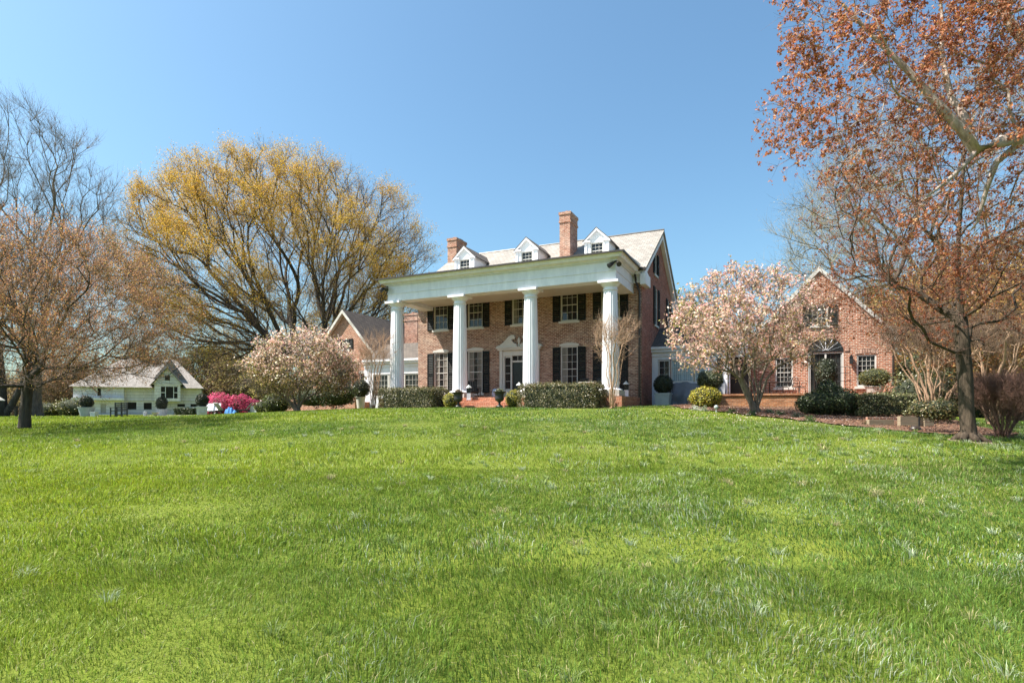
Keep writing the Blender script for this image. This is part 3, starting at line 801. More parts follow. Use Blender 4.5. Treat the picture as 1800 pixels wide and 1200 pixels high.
MB().tube([(18.62, 4.26, 3.5), (18.6, 4.28, 0.2)], 0.05, 8).build('downspout', M['gutter'], house)
wl_ = MB(fr_); wl_.box(16.72, 16.86, -0.2, -0.06, 2.35, 2.7).box(16.77, 16.81, -0.1, -0.003, 2.66, 2.7).prism([(16.70, 2.7), (16.88, 2.7), (16.79, 2.85)], -0.22, -0.04)
wl_.build('wall_lantern', M['black'], house)
# left wing
xl = -16.66
LH = [(-17.55,-16.0,0.5,2.7), (-15.25,-14.45,0.7,2.75), (-16.95,-16.25,4.6,5.4)]
wing(xl, 3.2, 7.4, 3.7, 4.37, LH, M['brick_wing'])
w = win(fr_, -17.55, -16.0, 0.5, 2.7, 4, 5, sill=False)
w = win(fr_, -15.25, -14.45, 0.7, 2.75, 2, 5, lintel='arch')
w = win(fr_, -16.95, -16.25, 4.6, 5.4, 2, 3)
shutter(fr_, -16.24, -15.86, 4.6, 5.4); shutter(fr_, -17.35, -16.97, 4.6, 5.4)
lr = MB()
for s in (-1, 1):
    p_ = [(xl, 4.1, 7.62), (xl+s*3.55, 4.1, 3.6), (xl+s*3.55, 14.0, 3.6), (xl, 14.0, 7.62)]
    if s > 0: p_ = p_[::-1]
    lr.add(p_+[(a_, b_, c_-0.12) for a_, b_, c_ in p_], [(0,1,2,3),(7,6,5,4),(0,4,5,1),(1,5,6,2),(2,6,7,3),(3,7,4,0)])
lr.build('wing_roof', M['slate_dark'], house)
lt = MB()
for s in (-1, 1):
    xa, xb = xl, xl+s*3.6; za, zb = 7.6, 3.52
    lt.add([(xa,4.06,za-0.26),(xb,4.06,zb-0.26),(xb,4.06,zb+0.02),(xa,4.06,za+0.02),(xa,4.36,za-0.26),(xb,4.36,zb-0.26),(xb,4.36,zb+0.02),(xa,4.36,za+0.02)],
           [(0,1,2,3),(7,6,5,4),(0,4,5,1),(1,5,6,2),(2,6,7,3),(3,7,4,0)])
lt.build('rake_board', M['dirty_white'], house)
chimney(-14.9, -13.6, 9.6, 10.6, 3.0, 8.0)
wl_ = MB(fr_); wl_.box(-15.72, -15.58, -0.2, -0.06, 2.3, 2.7).box(-15.67, -15.63, -0.1, -0.003, 2.66, 2.7).prism([(-15.74, 2.7), (-15.56, 2.7), (-15.65, 2.85)], -0.22, -0.04)
wl_.build('wall_lantern', M['black'], house)

# ------------------------------------------------------------------ trees
def unit(v): return v/np.maximum(np.linalg.norm(v, axis=-1, keepdims=True), 1e-9)

def ell(c, r, n, shell=2.2, flt=None, seed=1):
    g = np.random.default_rng(seed); out = []; k = 0
    while k < n:
        d = unit(g.normal(size=(n*2, 3))); u = g.random((n*2, 1))**(1/shell/1.5)
        p = d*u*np.array(r) + np.array(c)
        if flt is not None: p = p[flt(p)]
        out.append(p); k += len(p)
    return np.concatenate(out)[:n]

def grow(trunk, targets, bf=0.3, seg=0.5, first=1, wob=0.05, curve=0.45, seed=1, droop=0.0):
    """trunk: (m,3) polyline or list of polylines with (parent index, pts); returns pos, parent"""
    g = np.random.default_rng(seed)
    pos = np.zeros((len(targets)*40+500, 3)); par = np.full(len(pos), -1); path = np.zeros(len(pos)); dirs = np.zeros((len(pos), 3)); block = np.zeros(len(pos))
    n = 0
    if not isinstance(trunk, list): trunk = [(-1, trunk, first)]
    for pi, pts, fi in trunk:
        last = pi
        for k, p in enumerate(pts):
            pos[n] = p; par[n] = last
            if last >= 0:
                dirs[n] = unit(p-pos[last]); path[n] = path[last]+np.linalg.norm(p-pos[last])
            else: dirs[n] = (0, 0, 1)
            if k < fi: block[n] = 1e3
            last = n; n += 1
    fork = pos[n-1] if len(trunk) == 1 else pos[0]
    order = np.argsort(np.linalg.norm(targets-trunk[0][1][min(trunk[0][2], len(trunk[0][1])-1)], axis=1))
    tips = []
    for t in targets[order]:
        v = t-pos[:n]; d = np.linalg.norm(v, axis=1)
        al = (v*dirs[:n]).sum(1)/np.maximum(d, 1e-6)
        cost = d*(1.25-0.35*al)+bf*path[:n]+block[:n]
        i = int(np.argmin(cost)); L = d[i]; k = max(1, int(L/seg))
        p0 = pos[i]; c = p0+dirs[i]*L*curve; last = i
        bend = g.normal(size=3)*wob*L
        for j in range(1, k+1):
            s = j/k
            p = (1-s)**2*p0+2*s*(1-s)*c+s*s*t + bend*math.sin(math.pi*s) + g.normal(size=3)*wob*0.25*seg
            p[2] -= droop*L*s*s*0.3
            if n >= len(pos): break
            pos[n] = p; par[n] = last; dirs[n] = unit(p-pos[last]); path[n] = path[last]+np.linalg.norm(p-pos[last]); last = n; n += 1
        tips.append(last)
    return pos[:n].copy(), par[:n].copy(), dirs[:n].copy(), np.array(tips)

def radii(par, tips, R, rt):
    n = len(par); cnt = np.zeros(n); hasch = np.zeros(n, bool); hasch[par[par >= 0]] = True
    cnt[~hasch] = 1
    for i in range(n-1, 0, -1):
        if par[i] >= 0: cnt[par[i]] += cnt[i]
    p = math.log(max(cnt[0], 2))/math.log(R/rt)
    return rt*cnt**(1/p), cnt

def tube_arrays(pos, par, rad, fixed=False):
    n = len(pos); ch = [[] for _ in range(n)]
    for i in range(n):
        if par[i] >= 0: ch[par[i]].append(i)
    starts = [(-1, i) for i in range(n) if par[i] < 0]
    Vs = []; Qs = []; nv = 0
    while starts:
        p, i = starts.pop()
        chain = [i]
        while ch[chain[-1]]:
            c = ch[chain[-1]]; b = max(c, key=lambda k: rad[k])
            for k in c:
                if k != b: starts.append((chain[-1], k))
            chain.append(b)
        P = pos[chain]; r = rad[chain]
        k0 = 7 if p < 0 else 0
        if len(r) > 9+k0 and not fixed:
            r_all = r; r = r[k0:]
            rp = np.r_[[r[0]]*3, r, [r[-1]]*3]; rs = np.convolve(rp, np.ones(7)/7, 'valid'); rs[0] = r[0]; rs[-1] = min(r[-1], rs[-1]); rs[1] = max(min(r[1], rs[1]), min(r[0], r[1])) if p < 0 else rs[1]; r = np.r_[r_all[:k0], rs]
        if p >= 0:
            P = np.vstack([pos[p], P]); r = np.r_[min(r[0]*1.15, rad[p]), r]
        if len(P) < 2: continue
        s = 12 if r[0] > 0.14 else 8 if r[0] > 0.06 else 5 if r[0] > 0.02 else 3
        t = unit(np.gradient(P, axis=0)); ref = np.array([0.31, 0.87, 0.2]) if abs(t[0][0]) > 0.8 else np.array([1.0, 0.13, 0.07])
        a = unit(np.cross(t, ref)); b = np.cross(t, a)
        w = np.arange(s)*2*math.pi/s
        ring = P[:, None]+r[:, None, None]*(a[:, None]*np.cos(w)[None, :, None]+b[:, None]*np.sin(w)[None, :, None])
        Vs.append(ring.reshape(-1, 3))
        m = len(P); k = np.arange(m-1)[:, None]*s; w0 = np.arange(s)[None]; w1 = (w0+1) % s
        Qs.append(np.stack([k+w0, k+w1, k+s+w1, k+s+w0], -1).reshape(-1, 4)+nv); nv += m*s
    return np.concatenate(Vs), np.concatenate(Qs)

def twig_arrays(start, d, length, r0, curl, g, segs=2, up=0.0):
    """3-sided tapered bent twigs"""
    n = len(start); side = unit(np.cross(d, g.normal(size=(n, 3))))
    pts = []
    for k in range(segs+1):
        s = k/segs
        q = start+d*(length*s)[:, None]+side*(length*curl*s*s)[:, None]
        q[:, 2] += up*length*s*s
        pts.append(q)
    a = unit(np.cross(d, side)); b = side
    V = np.zeros((n, segs+1, 3, 3))
    for k in range(segs+1):
        r = (r0*(1-0.75*k/segs))[:, None]
        for j in range(3):
            w = 2*math.pi*j/3
            V[:, k, j] = pts[k]+r*(a*math.cos(w)+b*math.sin(w))
    base = (np.arange(n)*(segs+1)*3)[:, None]
    Q = []
    for k in range(segs):
        for j in range(3):
            j2 = (j+1) % 3
            Q.append(np.stack([base[:, 0]+k*3+j, base[:, 0]+k*3+j2, base[:, 0]+k*3+3+j2, base[:, 0]+k*3+3+j], -1))
    return V.reshape(-1, 3), np.concatenate(Q), pts

def leaf_arrays(c, size, g, aspect=0.6, nrm=None, flat=1.0):
    n = len(c); nn = unit(g.normal(size=(n, 3))*np.array([1, 1, flat])) if nrm is None else unit(nrm)
    a = unit(np.cross(nn, g.normal(size=(n, 3)))); b = np.cross(nn, a)
    s = size[:, None]
    V = np.stack([c-a*s, c-b*s*aspect+nn*s*0.15, c+a*s, c+b*s*aspect+nn*s*0.15], 1).reshape(-1, 3)
    q = np.arange(n)[:, None]*4+np.arange(4)[None]
    return V, q

def palette(n, cols, w, g, jit=0.18):
    cols = np.array(cols); k = g.choice(len(cols), n, p=np.array(w)/sum(w))
    return np.clip(cols[k]*(1+g.normal(size=(n, 1))*jit)*(1+g.normal(size=(n, 3))*jit*0.3), 0.003, 0.95)

def tree(name, label, cat, base, trunk, targets, R, rt, barkm, twigm, leaves=None, bf=0.3, seg=0.5, first=1, twigs=(4, 3, 0.5, 0.9, 0.012), up=0.1, spread=0.7,
         wob=0.05, curve=0.45, seed=1, group=None, flare=1.45, droop=0.0, twig_curl=0.15, lmat='leaf', floor=None):
    g = np.random.default_rng(seed)
    root = empty(name, base, label, cat, group)
    b = np.array(base)
    pos, par, dirs, tips = grow(trunk, targets, bf, seg, first, wob, curve, seed, droop)
    rad, cnt = radii(par, tips, R, rt)
    rad[0] *= flare
    if flare > 1.2 and len(pos) > 1: rad[1] *= 1.06
    if floor is not None:
        fl = np.zeros(len(rad)); fl[:len(floor)] = floor; rad = np.maximum(rad*.8, fl)
    V, Q = tube_arrays(pos, par, rad, floor is not None)
    np_mesh('trunk', V, Q, [barkm], parent=root, smooth=True)
    n1, n2, l0, l1, tr = twigs
    fine = np.where((cnt <= 3) & (par >= 0))[0]
    src = np.repeat(tips, n1); extra = g.choice(fine, len(tips)*max(1, n1//2)) if len(fine) else tips
    src = np.r_[src, extra]; n = len(src)
    d = unit(dirs[src]*0.9+g.normal(size=(n, 3))*spread+np.array([0, 0, up]))
    L = g.uniform(l0, l1, n)
    V1, Q1, P1 = twig_arrays(pos[src], d, L, np.full(n, tr), twig_curl, g, 3, up*0.4-droop*0.3)
    ends = [P1[3]]; mids = [P1[1], P1[2]]; edirs = [d]
    Vt, Qt = [V1], [Q1]; off = len(V1)
    if n2:
        s0 = np.repeat(np.arange(n), n2); f = g.random(len(s0))
        k = np.where(f < 0.5, 1, 2); st = np.where((k == 1)[:, None], P1[1][s0], P1[2][s0])
        d2 = unit(d[s0]*0.8+g.normal(size=(len(s0), 3))*spread*1.05+np.array([0, 0, up*1.3]))
        V2, Q2, P2 = twig_arrays(st, d2, L[s0]*g.uniform(0.35, 0.75, len(s0)), np.full(len(s0), tr*0.62), twig_curl, g, 2, up*0.4-droop*0.3)
        Vt.append(V2); Qt.append(Q2+off); ends.append(P2[2]); mids.append(P2[1]); edirs.append(d2)
    VT = np.concatenate(Vt); QT = np.concatenate(Qt)
    mats = [twigm]; midx = np.zeros(len(QT), int); cols = np.full((len(VT), 3), 0.2)
    if leaves:
        cand = np.concatenate(ends*leaves.get('end', 2)+mids)
        nl = leaves['n']; c = cand[g.integers(0, len(cand), nl)]
        if 'clump' in leaves:
            cl, th = leaves['clump']
            v = vnoise(c[:, 0]+c[:, 2]*0.7+b[0], c[:, 1]*0.8+c[:, 2]+b[1], cl, seed+50); c = c[v+g.normal(size=len(c))*0.12 > th]
        if 'keep' in leaves: c = c[leaves['keep'](c, g)]
        k = leaves.get('per', 1)
        c = np.repeat(c, k, 0)
        c = c+g.normal(size=c.shape)*leaves['jit']
        sz = g.uniform(leaves['s0'], leaves['s1'], len(c))
        VL, QL = leaf_arrays(c, sz, g, leaves.get('asp', 0.6))
        lc = palette(len(c), leaves['cols'], leaves['w'], g)
        if 'alt' in leaves:
            m_ = leaves['alt'][0](c, g); lc[m_] = palette(m_.sum(), leaves['alt'][1], leaves['alt'][2], g); sz[m_] *= .8
            VL, QL = leaf_arrays(c, sz, g, leaves.get('asp', 0.6))
        VA = np.concatenate([VT, VL]); QA = np.concatenate([QT, QL+len(VT)])
        cols = np.concatenate([cols, np.repeat(lc, 4, 0)]); midx = np.r_[midx, np.ones(len(QL), int)]
        np_mesh('crown', VA, QA, [twigm, M[lmat]], midx, cols, root)
    else:
        np_mesh('crown', VT, QT, mats, midx, None, root, smooth=True)
    return root

def A(*p): return np.array(p, float)

# the great zelkova behind the left wing
zb = G(547, 55.5)
def zf(p):
    return (p[:, 2] > 3.5) & ((p[:, 2] > 9) | (np.hypot(p[:, 0], p[:, 1]) > 5)) & (np.hypot(p[:, 0]+2, p[:, 1]) < 17*np.clip(p[:, 2]/12, .05, 9)**.6)
zt_ = np.r_[ell((-3.6, 0, 13.6), (15.3, 9.5, 11.2), 1450, 3.2, zf, 11), ell((-7, 2, 8.5), (12, 11, 3.6), 130, 2.5, zf, 12)]
tree('zelkova_tree', 'huge spreading vase shaped tree in yellow green bud behind the left gabled wing', 'tree', zb,
     A((0,0,-.3),(0,0,1.2),(-.05,.05,2.4),(-.1,0,3.2)), zt_, 0.95, 0.027, M['bark_dark'], M['bark_brown'],
     dict(n=720000, s0=0.03, s1=0.07, jit=0.19, cols=[(0.60,0.38,0.035),(0.50,0.36,0.045),(0.55,0.32,0.08),(0.40,0.27,0.08)], w=[4,2.4,3,2], end=3, clump=(2.2, 0.43), keep=lambda c, g: (c[:, 2] > 7.0+g.normal(size=len(c))*2.2) & (((c[:, 0]+3.6)/15.3)**2+(c[:, 1]/9.5)**2+((c[:, 2]-11)/13.0)**2 > .34+g.normal(size=len(c))*.15)),
     bf=0.66, seg=0.9, first=2, twigs=(5, 3, 0.8, 1.8, 0.013), up=0.25, spread=0.6, wob=0.075, curve=0.5, seed=21)

# young maple on the left lawn
lm = G(43, 20.2)
tree('maple_tree', 'small dark trunked tree with orange brown buds on the left of the lawn', 'tree', lm,
     A((0,0,-.2),(.02,0,.5),(.05,.02,1.0),(.1,.02,1.5),(.1,0,2.2),(.12,0,3.0)),
     np.r_[ell((.1, 0, 4.1), (5.2, 4.2, 3.1), 640, 2.6, lambda p: (p[:, 2] > 1.3) & (p[:, 2] < 7.4), 31), ell((2.8, 0, 2.6), (2.6, 2.6, 1.1), 90, 2.0, None, 32)],
     0.16, 0.0075, M['bark_dark'], M['bark_tan'],
     dict(n=100000, s0=0.012, s1=0.032, jit=0.06, cols=[(0.52,0.25,0.10),(0.46,0.22,0.12),(0.55,0.36,0.11),(0.32,0.16,0.10)], w=[3,3,2,2], end=3, clump=(1.4, 0.34), keep=lambda c, g: (c[:, 2]+.6*np.abs(c[:, 0]) > 3.2+g.normal(size=len(c))*.8)),
     bf=0.42, seg=0.4, first=3, twigs=(5, 3, 0.35, 0.9, 0.0066), up=0.22, spread=0.55, wob=0.05, curve=0.5, seed=33, flare=1.3)

# big bare tree beyond it
bt = G(57, 46)
tree('bare_tree', 'tall leafless grey tree rising behind the small left tree', 'tree', bt,
     A((0,0,-.3),(0,0,1.5),(.1,0,3),(-.2,.2,5),(-.6,.2,7)), ell((-3.6, 0, 16.3), (9.6, 6, 9.4), 640, 3.0, lambda p: p[:, 2] > 6, 41),
     0.55, 0.02, M['bark_ash'], M['bark_ash'], None, bf=0.6, seg=0.8, first=3, twigs=(6, 3, 0.8, 2.0, 0.0115), up=0.4, spread=0.6, wob=0.05, seed=42)
# leaning twin trunks at far left
lt_ = G(8, 44)
tree('leaning_tree', 'dark leaning twin trunked tree at the left edge behind the lamp post', 'tree', lt_,
     [(-1, A((-.3,0,-.3),(-.3,0,1.2),(-.4,0,3),(-.9,.2,5.5)), 3), (0, A((.6,0,1.0),(1.3,0,2.4),(1.9,.1,3.8)), 2)], ell((0.2, 0, 8.5), (6, 5, 4.5), 300, 2.6, lambda p: p[:, 2] > 3.5, 43),
     0.5, 0.02, M['bark_dark'], M['bark_brown'],
     dict(n=9000, s0=0.03, s1=0.08, jit=0.12, cols=[(0.36,0.19,0.09),(0.3,0.17,0.1)], w=[1,1]), bf=0.35, seg=0.7, first=3, twigs=(6, 3, 0.6, 1.5, 0.014), up=0.15, spread=0.7, seed=44, flare=1.15)

# red maple on the right lawn
rm = G(1703, 12.9, -0.03)
RMC = [(0.25,0.075,0.038),(0.36,0.13,0.05),(0.17,0.05,0.035),(0.42,0.20,0.075)]
tree('red_maple_tree', 'right lawn tree with straight grey trunk and rusty red flower clusters', 'tree', rm,
     A((0,0,-.1),(0,0,.22),(-.05,0,.7),(-.08,0,1.4),(-.12,.02,2.1),(-.16,.02,2.8),(-.2,.05,3.6),(-.2,.05,4.6),(-.16,0,5.6),(-.1,0,6.6)),
     np.r_[ell((0.2, 0.2, 5.6), (3.3, 3.4, 3.9), 430, 2.4, lambda p: p[:, 2] > 2.0, 51), ell((-1.3, -.1, 3.4), (1.9, 1.8, 1.2), 90, 2.2, lambda p: p[:, 2] > 2.0, 52)],
     0.15, 0.0056, M['bark_lawn'], M['bark_red'],
     dict(n=9500, per=5, s0=0.012, s1=0.032, jit=0.022, cols=RMC, w=[4,3,2,1], end=3, clump=(1.1, 0.42)),
     bf=0.18, seg=0.3, first=4, twigs=(4, 2, 0.22, 0.65, 0.0042), up=0.1, spread=0.7, wob=0.06, curve=0.45, seed=55, flare=1.5)
rt_ = MB()
for a_, l_ in ((0.2, 0.4), (1.5, 0.26), (2.6, 0.3), (3.6, 0.3), (4.6, 0.28), (5.6, 0.55)):
    rt_.tube([(0.12*math.cos(a_), 0.12*math.sin(a_), 0.16), (0.3*math.cos(a_), 0.3*math.sin(a_), 0.03), (l_*math.cos(a_+.1), l_*math.sin(a_+.1), -0.03), ((l_+.2)*math.cos(a_+.2), (l_+.2)*math.sin(a_+.2), -0.09)], [0.09, 0.055, 0.028, 0.01], 8)
tr_obj = [o for o in bpy.data.objects if o.name == 'red_maple_tree'][0]
rt_.build('root', M['bark_lawn'], tr_obj, smooth=True)

# near maple whose limbs hang in from the right edge
nb = Vector((11.0, 9.6, float(gz(11.0, 9.6)[0])))
def nrel(px, py, D): return np.array(PX(px, py, D)-nb)
tk = A((0,0,-.2),(0,0,1.2),(-.05,-.1,2.6),(-.2,-.2,4.0),(-.3,-.2,5.2),(-.5,-.2,6.6),(-.8,-.2,8))
limb1 = np.array([nrel(1960,258,9.35), nrel(1880,226,9.2), nrel(1810,236,9.1), nrel(1760,248,9.0), nrel(1715,266,8.9)])
limb1a = np.array([nrel(1690,228,8.9), nrel(1655,190,8.95), nrel(1625,158,9.0), nrel(1590,118,9.0), nrel(1555,84,9.05), nrel(1515,44,9.1), nrel(1480,6,9.1)])
limb1b = np.array([nrel(1695,205,9.1), nrel(1672,172,9.3), nrel(1662,130,9.4), nrel(1655,85,9.5), nrel(1656,30,9.6), nrel(1650,-30,9.7)])
limb2 = np.array([nrel(1880,140,9.6), nrel(1800,72,9.7), nrel(1775,40,9.7), nrel(1755,0,9.8), nrel(1720,-60,9.9)])
limb3 = np.array([nrel(1700,285,8.8), nrel(1665,318,8.7), nrel(1630,345,8.7)])
limb4 = np.array([nrel(1752,285,9.1), nrel(1735,330,9.3), nrel(1718,390,9.4)])
def targ(n, seed):
    g = np.random.default_rng(seed); out = []
    edge = [(-160,1400),(0,1392),(40,1378),(70,1356),(110,1384),(150,1372),(190,1346),(235,1350),(275,1362),(300,1452),(350,1490),(400,1560),(440,1620)]
    ys = [e_[0] for e_ in edge]; xs = [e_[1] for e_ in edge]
    while len(out) < n:
        py = g.uniform(-160, 430); lo = np.interp(py, ys, xs); px = g.uniform(lo+12, 1960)
        if py > 260 and g.random() < 0.45: continue
        D = 9.1+g.normal()*0.75
        out.append(nrel(px, py, min(max(D, 7.4), 11.2)))
    return np.array(out)
trk = [(-1, tk, 4), (3, limb1, 2), (11, limb1a, 0), (11, limb1b, 0), (3, limb2, 1), (11, limb3, 0), (9, limb4, 0)]
tree('near_red_maple_tree', 'nearest tree reaching in from the right edge with pale limbs and coppery red flower clusters', 'tree', nb, trk, targ(560, 61),
     0.19, 0.0042, M['bark_pale'], M['bark_red'],
     dict(n=15500, per=6, s0=0.013, s1=0.032, jit=0.022, cols=[(0.37,0.13,0.065),(0.48,0.21,0.09),(0.26,0.08,0.055),(0.55,0.30,0.15)], w=[4,3,2,1.4], end=3, clump=(0.8, 0.36)),
     bf=0.12, seg=0.22, first=3, twigs=(3, 2, 0.18, 0.5, 0.0036), up=0.0, spread=0.75, wob=0.06, curve=0.4, seed=66, droop=0.25, floor=np.r_[np.linspace(.27,.1,7), .125,.115,.105,.098,.09, np.linspace(.072,.02,7), np.linspace(.056,.016,6), np.linspace(.1,.05,5), .035,.03,.02, .05,.04,.025])

# tall pale tree behind the right wing
pb = G(1650, 47)
tree('pale_tree', 'tall pale leafless tree with olive twigs behind the right gabled wing', 'tree', pb,
     A((0,0,-.3),(0,0,2),(.1,0,4),(.1,.1,6),(0,.1,9),(.1,0,13)), np.r_[ell((0.5, 0, 16), (11.5, 10, 13), 560, 2.8, lambda p: (p[:, 2] > 6), 71), ell((-7.0,-.5,14),(6.5,4,7),260,2.2,lambda p: p[:, 2] > 8,72)],
     0.5, 0.018, M['bark_grey'], M['bark_olive'],
     dict(n=20000, s0=0.02, s1=0.055, jit=0.2, cols=[(0.40,0.34,0.16),(0.46,0.38,0.2),(0.36,0.27,0.14)], w=[2,1,1]), bf=0.3, seg=0.8, first=3, twigs=(5, 3, 0.9, 2.2, 0.0115), up=0.25, spread=0.6, wob=0.05, seed=73)

# golden brown understorey trees on the right
GB_ = [(0.36,0.175,0.065),(0.44,0.265,0.07),(0.28,0.14,0.07),(0.35,0.265,0.09)]
for k, (px, D, h_, w_, lab, cw) in enumerate([
    (1795, 24, 7.6, 4.4, 'rusty golden tree at the right edge behind the brown bare shrub', [3,2,2,1]),
    (1560, 50, 11.5, 7.0, 'golden brown tree directly behind the coping of the right gable', [2,3,1,2]),
    (1700, 38, 9.5, 6.5, 'grey brown tree standing behind the cinnamon barked myrtle', [2,1,2,3]),
    (1900, 34, 10.0, 6.5, 'orange brown tree at the far right behind the rusty golden one', [3,2,1,1])]):
    bb = G(px, D)
    tree('understorey_tree', lab, 'tree', bb, A((0,0,-.2),(.1,0,1.2),(.2,.1,2.2)), ell((0.1, 0, h_*0.58), (w_, w_*0.8, h_*0.45), 330, 2.0, lambda p: p[:, 2] > 1.2, 80+k),
         0.16+0.06*(k > 0), 0.012, M['bark_brown'], M['bark_brown'],
         dict(n=26000, s0=0.03+0.0008*D, s1=0.05+0.0016*D, jit=0.14, cols=GB_, w=cw, clump=(1.8, 0.32)), bf=0.35, seg=0.6, first=1, twigs=(6, 3, 0.5, 1.2, 0.011), up=0.15, spread=0.75, seed=84+k)
# yellow green tree seen between house and magnolia, olive evergreens by the barn
for k, (px, D, h_, w_, lab, cw) in enumerate([
    (1200, 62, 12.5, 4.5, 'yellow green tree showing between the house corner and the right magnolia', [(0.26,0.27,0.04),(0.34,0.31,0.05)]),
    (372, 97, 11.0, 5.0, 'dark olive evergreen tree to the right of the white barn', [(0.12,0.115,0.03),(0.18,0.16,0.045)]),
    (425, 93, 9.6, 5.5, 'pale olive budding tree above the pink shrub', [(0.24,0.21,0.07),(0.31,0.23,0.1)]),
    (258, 96, 11.5, 6.5, 'brown budding tree behind the roof of the white barn', [(0.27,0.19,0.1),(0.33,0.25,0.1)]),
    (105, 92, 9.0, 6.0, 'russet bare tree left of the white barn', [(0.26,0.14,0.08),(0.3,0.19,0.1)])]):
    bb = G(px, D)
    tree('distant_tree', lab, 'tree', bb, A((0,0,-.2),(.1,0,1.5),(.2,.1,3)), ell((0.1, 0, h_*0.56), (w_, w_*0.8, h_*0.45), 260, 2.0, lambda p: p[:, 2] > 1, 90+k),
         0.22, 0.02, M['bark_brown'], M['bark_brown'],
         dict(n=14000 if k in (0, 1) else 7500, s0=0.10, s1=0.22, jit=0.25, cols=cw, w=[1,1], clump=(2.2, 0.3)), bf=0.35, seg=0.8, first=1, twigs=(6, 3, 0.7, 1.6, 0.022), up=0.2, spread=0.75, seed=94+k)

# magnolias in flower
MC = [(0.82,0.53,0.46),(0.88,0.70,0.60),(0.74,0.39,0.36),(0.38,0.33,0.12),(0.44,0.31,0.18),(0.6,0.42,0.3)]
mb_ = G(1329, 21.6, 0.02)
def mr(px, py, D): return np.array(PX(px, py, D)-mb_)
t0 = A((0,0,-.1),(0,0,.05))
stems = [(-1, A((0,0,-.1),(0,0,.06)), 2),
 (1, np.array([mr(1320,706,21.55), mr(1313,692,21.5), mr(1303,668,21.4), mr(1285,653,21.3), mr(1262,648,21.2), mr(1240,640,21.1), mr(1222,612,21.0)]), 1),
 (1, np.array([mr(1323,708,21.75), mr(1320,692,21.7), mr(1308,668,21.9), mr(1294,648,22.0), mr(1282,630,22.1), mr(1268,600,22.2), mr(1258,560,22.3)]), 2),
 (1, np.array([mr(1326,690,21.6), mr(1316,655,21.6), mr(1314,630,21.6), mr(1318,590,21.6), mr(1312,545,21.6), mr(1305,505,21.6)]), 2),
 (1, np.array([mr(1332,690,21.4), mr(1326,655,21.3), mr(1325,620,21.3), mr(1332,575,21.2), mr(1345,530,21.2), mr(1352,490,21.1)]), 2),
 (1, np.array([mr(1334,700,21.6), mr(1336,672,21.7), mr(1346,645,21.8), mr(1352,610,21.9), mr(1362,570,22.1), mr(1380,530,22.3)]), 2),
 (1, np.array([mr(1340,690,21.5), mr(1348,665,21.4), mr(1366,645,21.4), mr(1390,632,21.3), mr(1420,622,21.3), mr(1445,606,21.3)]), 2)]
def mf(p):
    return (p[:, 2] > 1.75+0.25*np.sin(p[:, 0]*2.1)-.35*np.clip(-p[:, 0]-1.6, 0, 1))
mt_ = np.r_[ell((-0.2, 0, 3.1), (3.0, 2.5, 2.3), 520, 2.4, mf, 101)]
tree('magnolia_tree', 'right magnolia with several pale stems and pink blossom in the mulch bed', 'tree', mb_, stems, mt_, 0.19, 0.0055, M['bark_ash'], M['bark_ash'],
     dict(n=11800, per=2, s0=0.022, s1=0.072, jit=0.05, keep=lambda c, g: g.random(len(c)) < np.clip(1.05-.42*np.clip(c[:, 0]-.2, 0, 9)-.5*(c[:, 2] < 1.6), .22, 1), cols=MC, w=[3,3,1.6,1.6,1.2,1.4], end=3, clump=(0.9, 0.26), alt=(lambda c, g: (c[:, 2]*.8-1.0*c[:, 0]+g.normal(size=len(c))*.9) < 1.25, [(0.34,0.27,0.10),(0.42,0.30,0.15),(0.55,0.42,0.3),(0.26,0.2,0.1)], [2,2,1.2,1])),
     bf=0.25, seg=0.3, first=1, twigs=(5, 2, 0.2, 0.5, 0.007), up=0.25, spread=0.65, wob=0.07, curve=0.4, seed=103, flare=0.8, lmat='petal')
ml = G(523, 31.5, 0.0)
def mrl(px, py, D): return np.array(PX(px, py, D)-ml)
stems = [(-1, A((0,0,-.1),(0,0,.08)), 2),
 (1, np.array([mrl(508,705,31.4), mrl(488,690,31.2), mrl(470,672,31.0), mrl(455,650,30.9)]), 1),
 (1, np.array([mrl(516,700,31.7), mrl(505,675,31.9), mrl(496,645,32.0), mrl(490,615,32.1)]), 1),
 (1, np.array([mrl(526,700,31.5), mrl(528,672,31.5), mrl(535,640,31.4), mrl(540,605,31.3)]), 1),
 (1, np.array([mrl(534,700,31.3), mrl(545,680,31.2), mrl(562,655,31.1), mrl(585,635,31.0)]), 1),
 (1, np.array([mrl(532,706,31.6), mrl(552,692,31.8), mrl(575,672,32.0), mrl(600,650,32.2)]), 1)]
mt_ = np.r_[ell((0.3, 0, 2.5), (2.7, 2.5, 2.0), 430, 2.2, lambda p: p[:, 2] > 0.9+0.3*np.sin(p[:, 0]*2.5), 111), ell((-1.7, 0, 1.9), (1.7, 1.8, 1.2), 120, 2, lambda p: p[:, 2] > .7, 112), ell((2.0, 0, 2.1), (1.6, 1.7, 1.0), 90, 2, lambda p: p[:, 2] > 1.0, 114)]
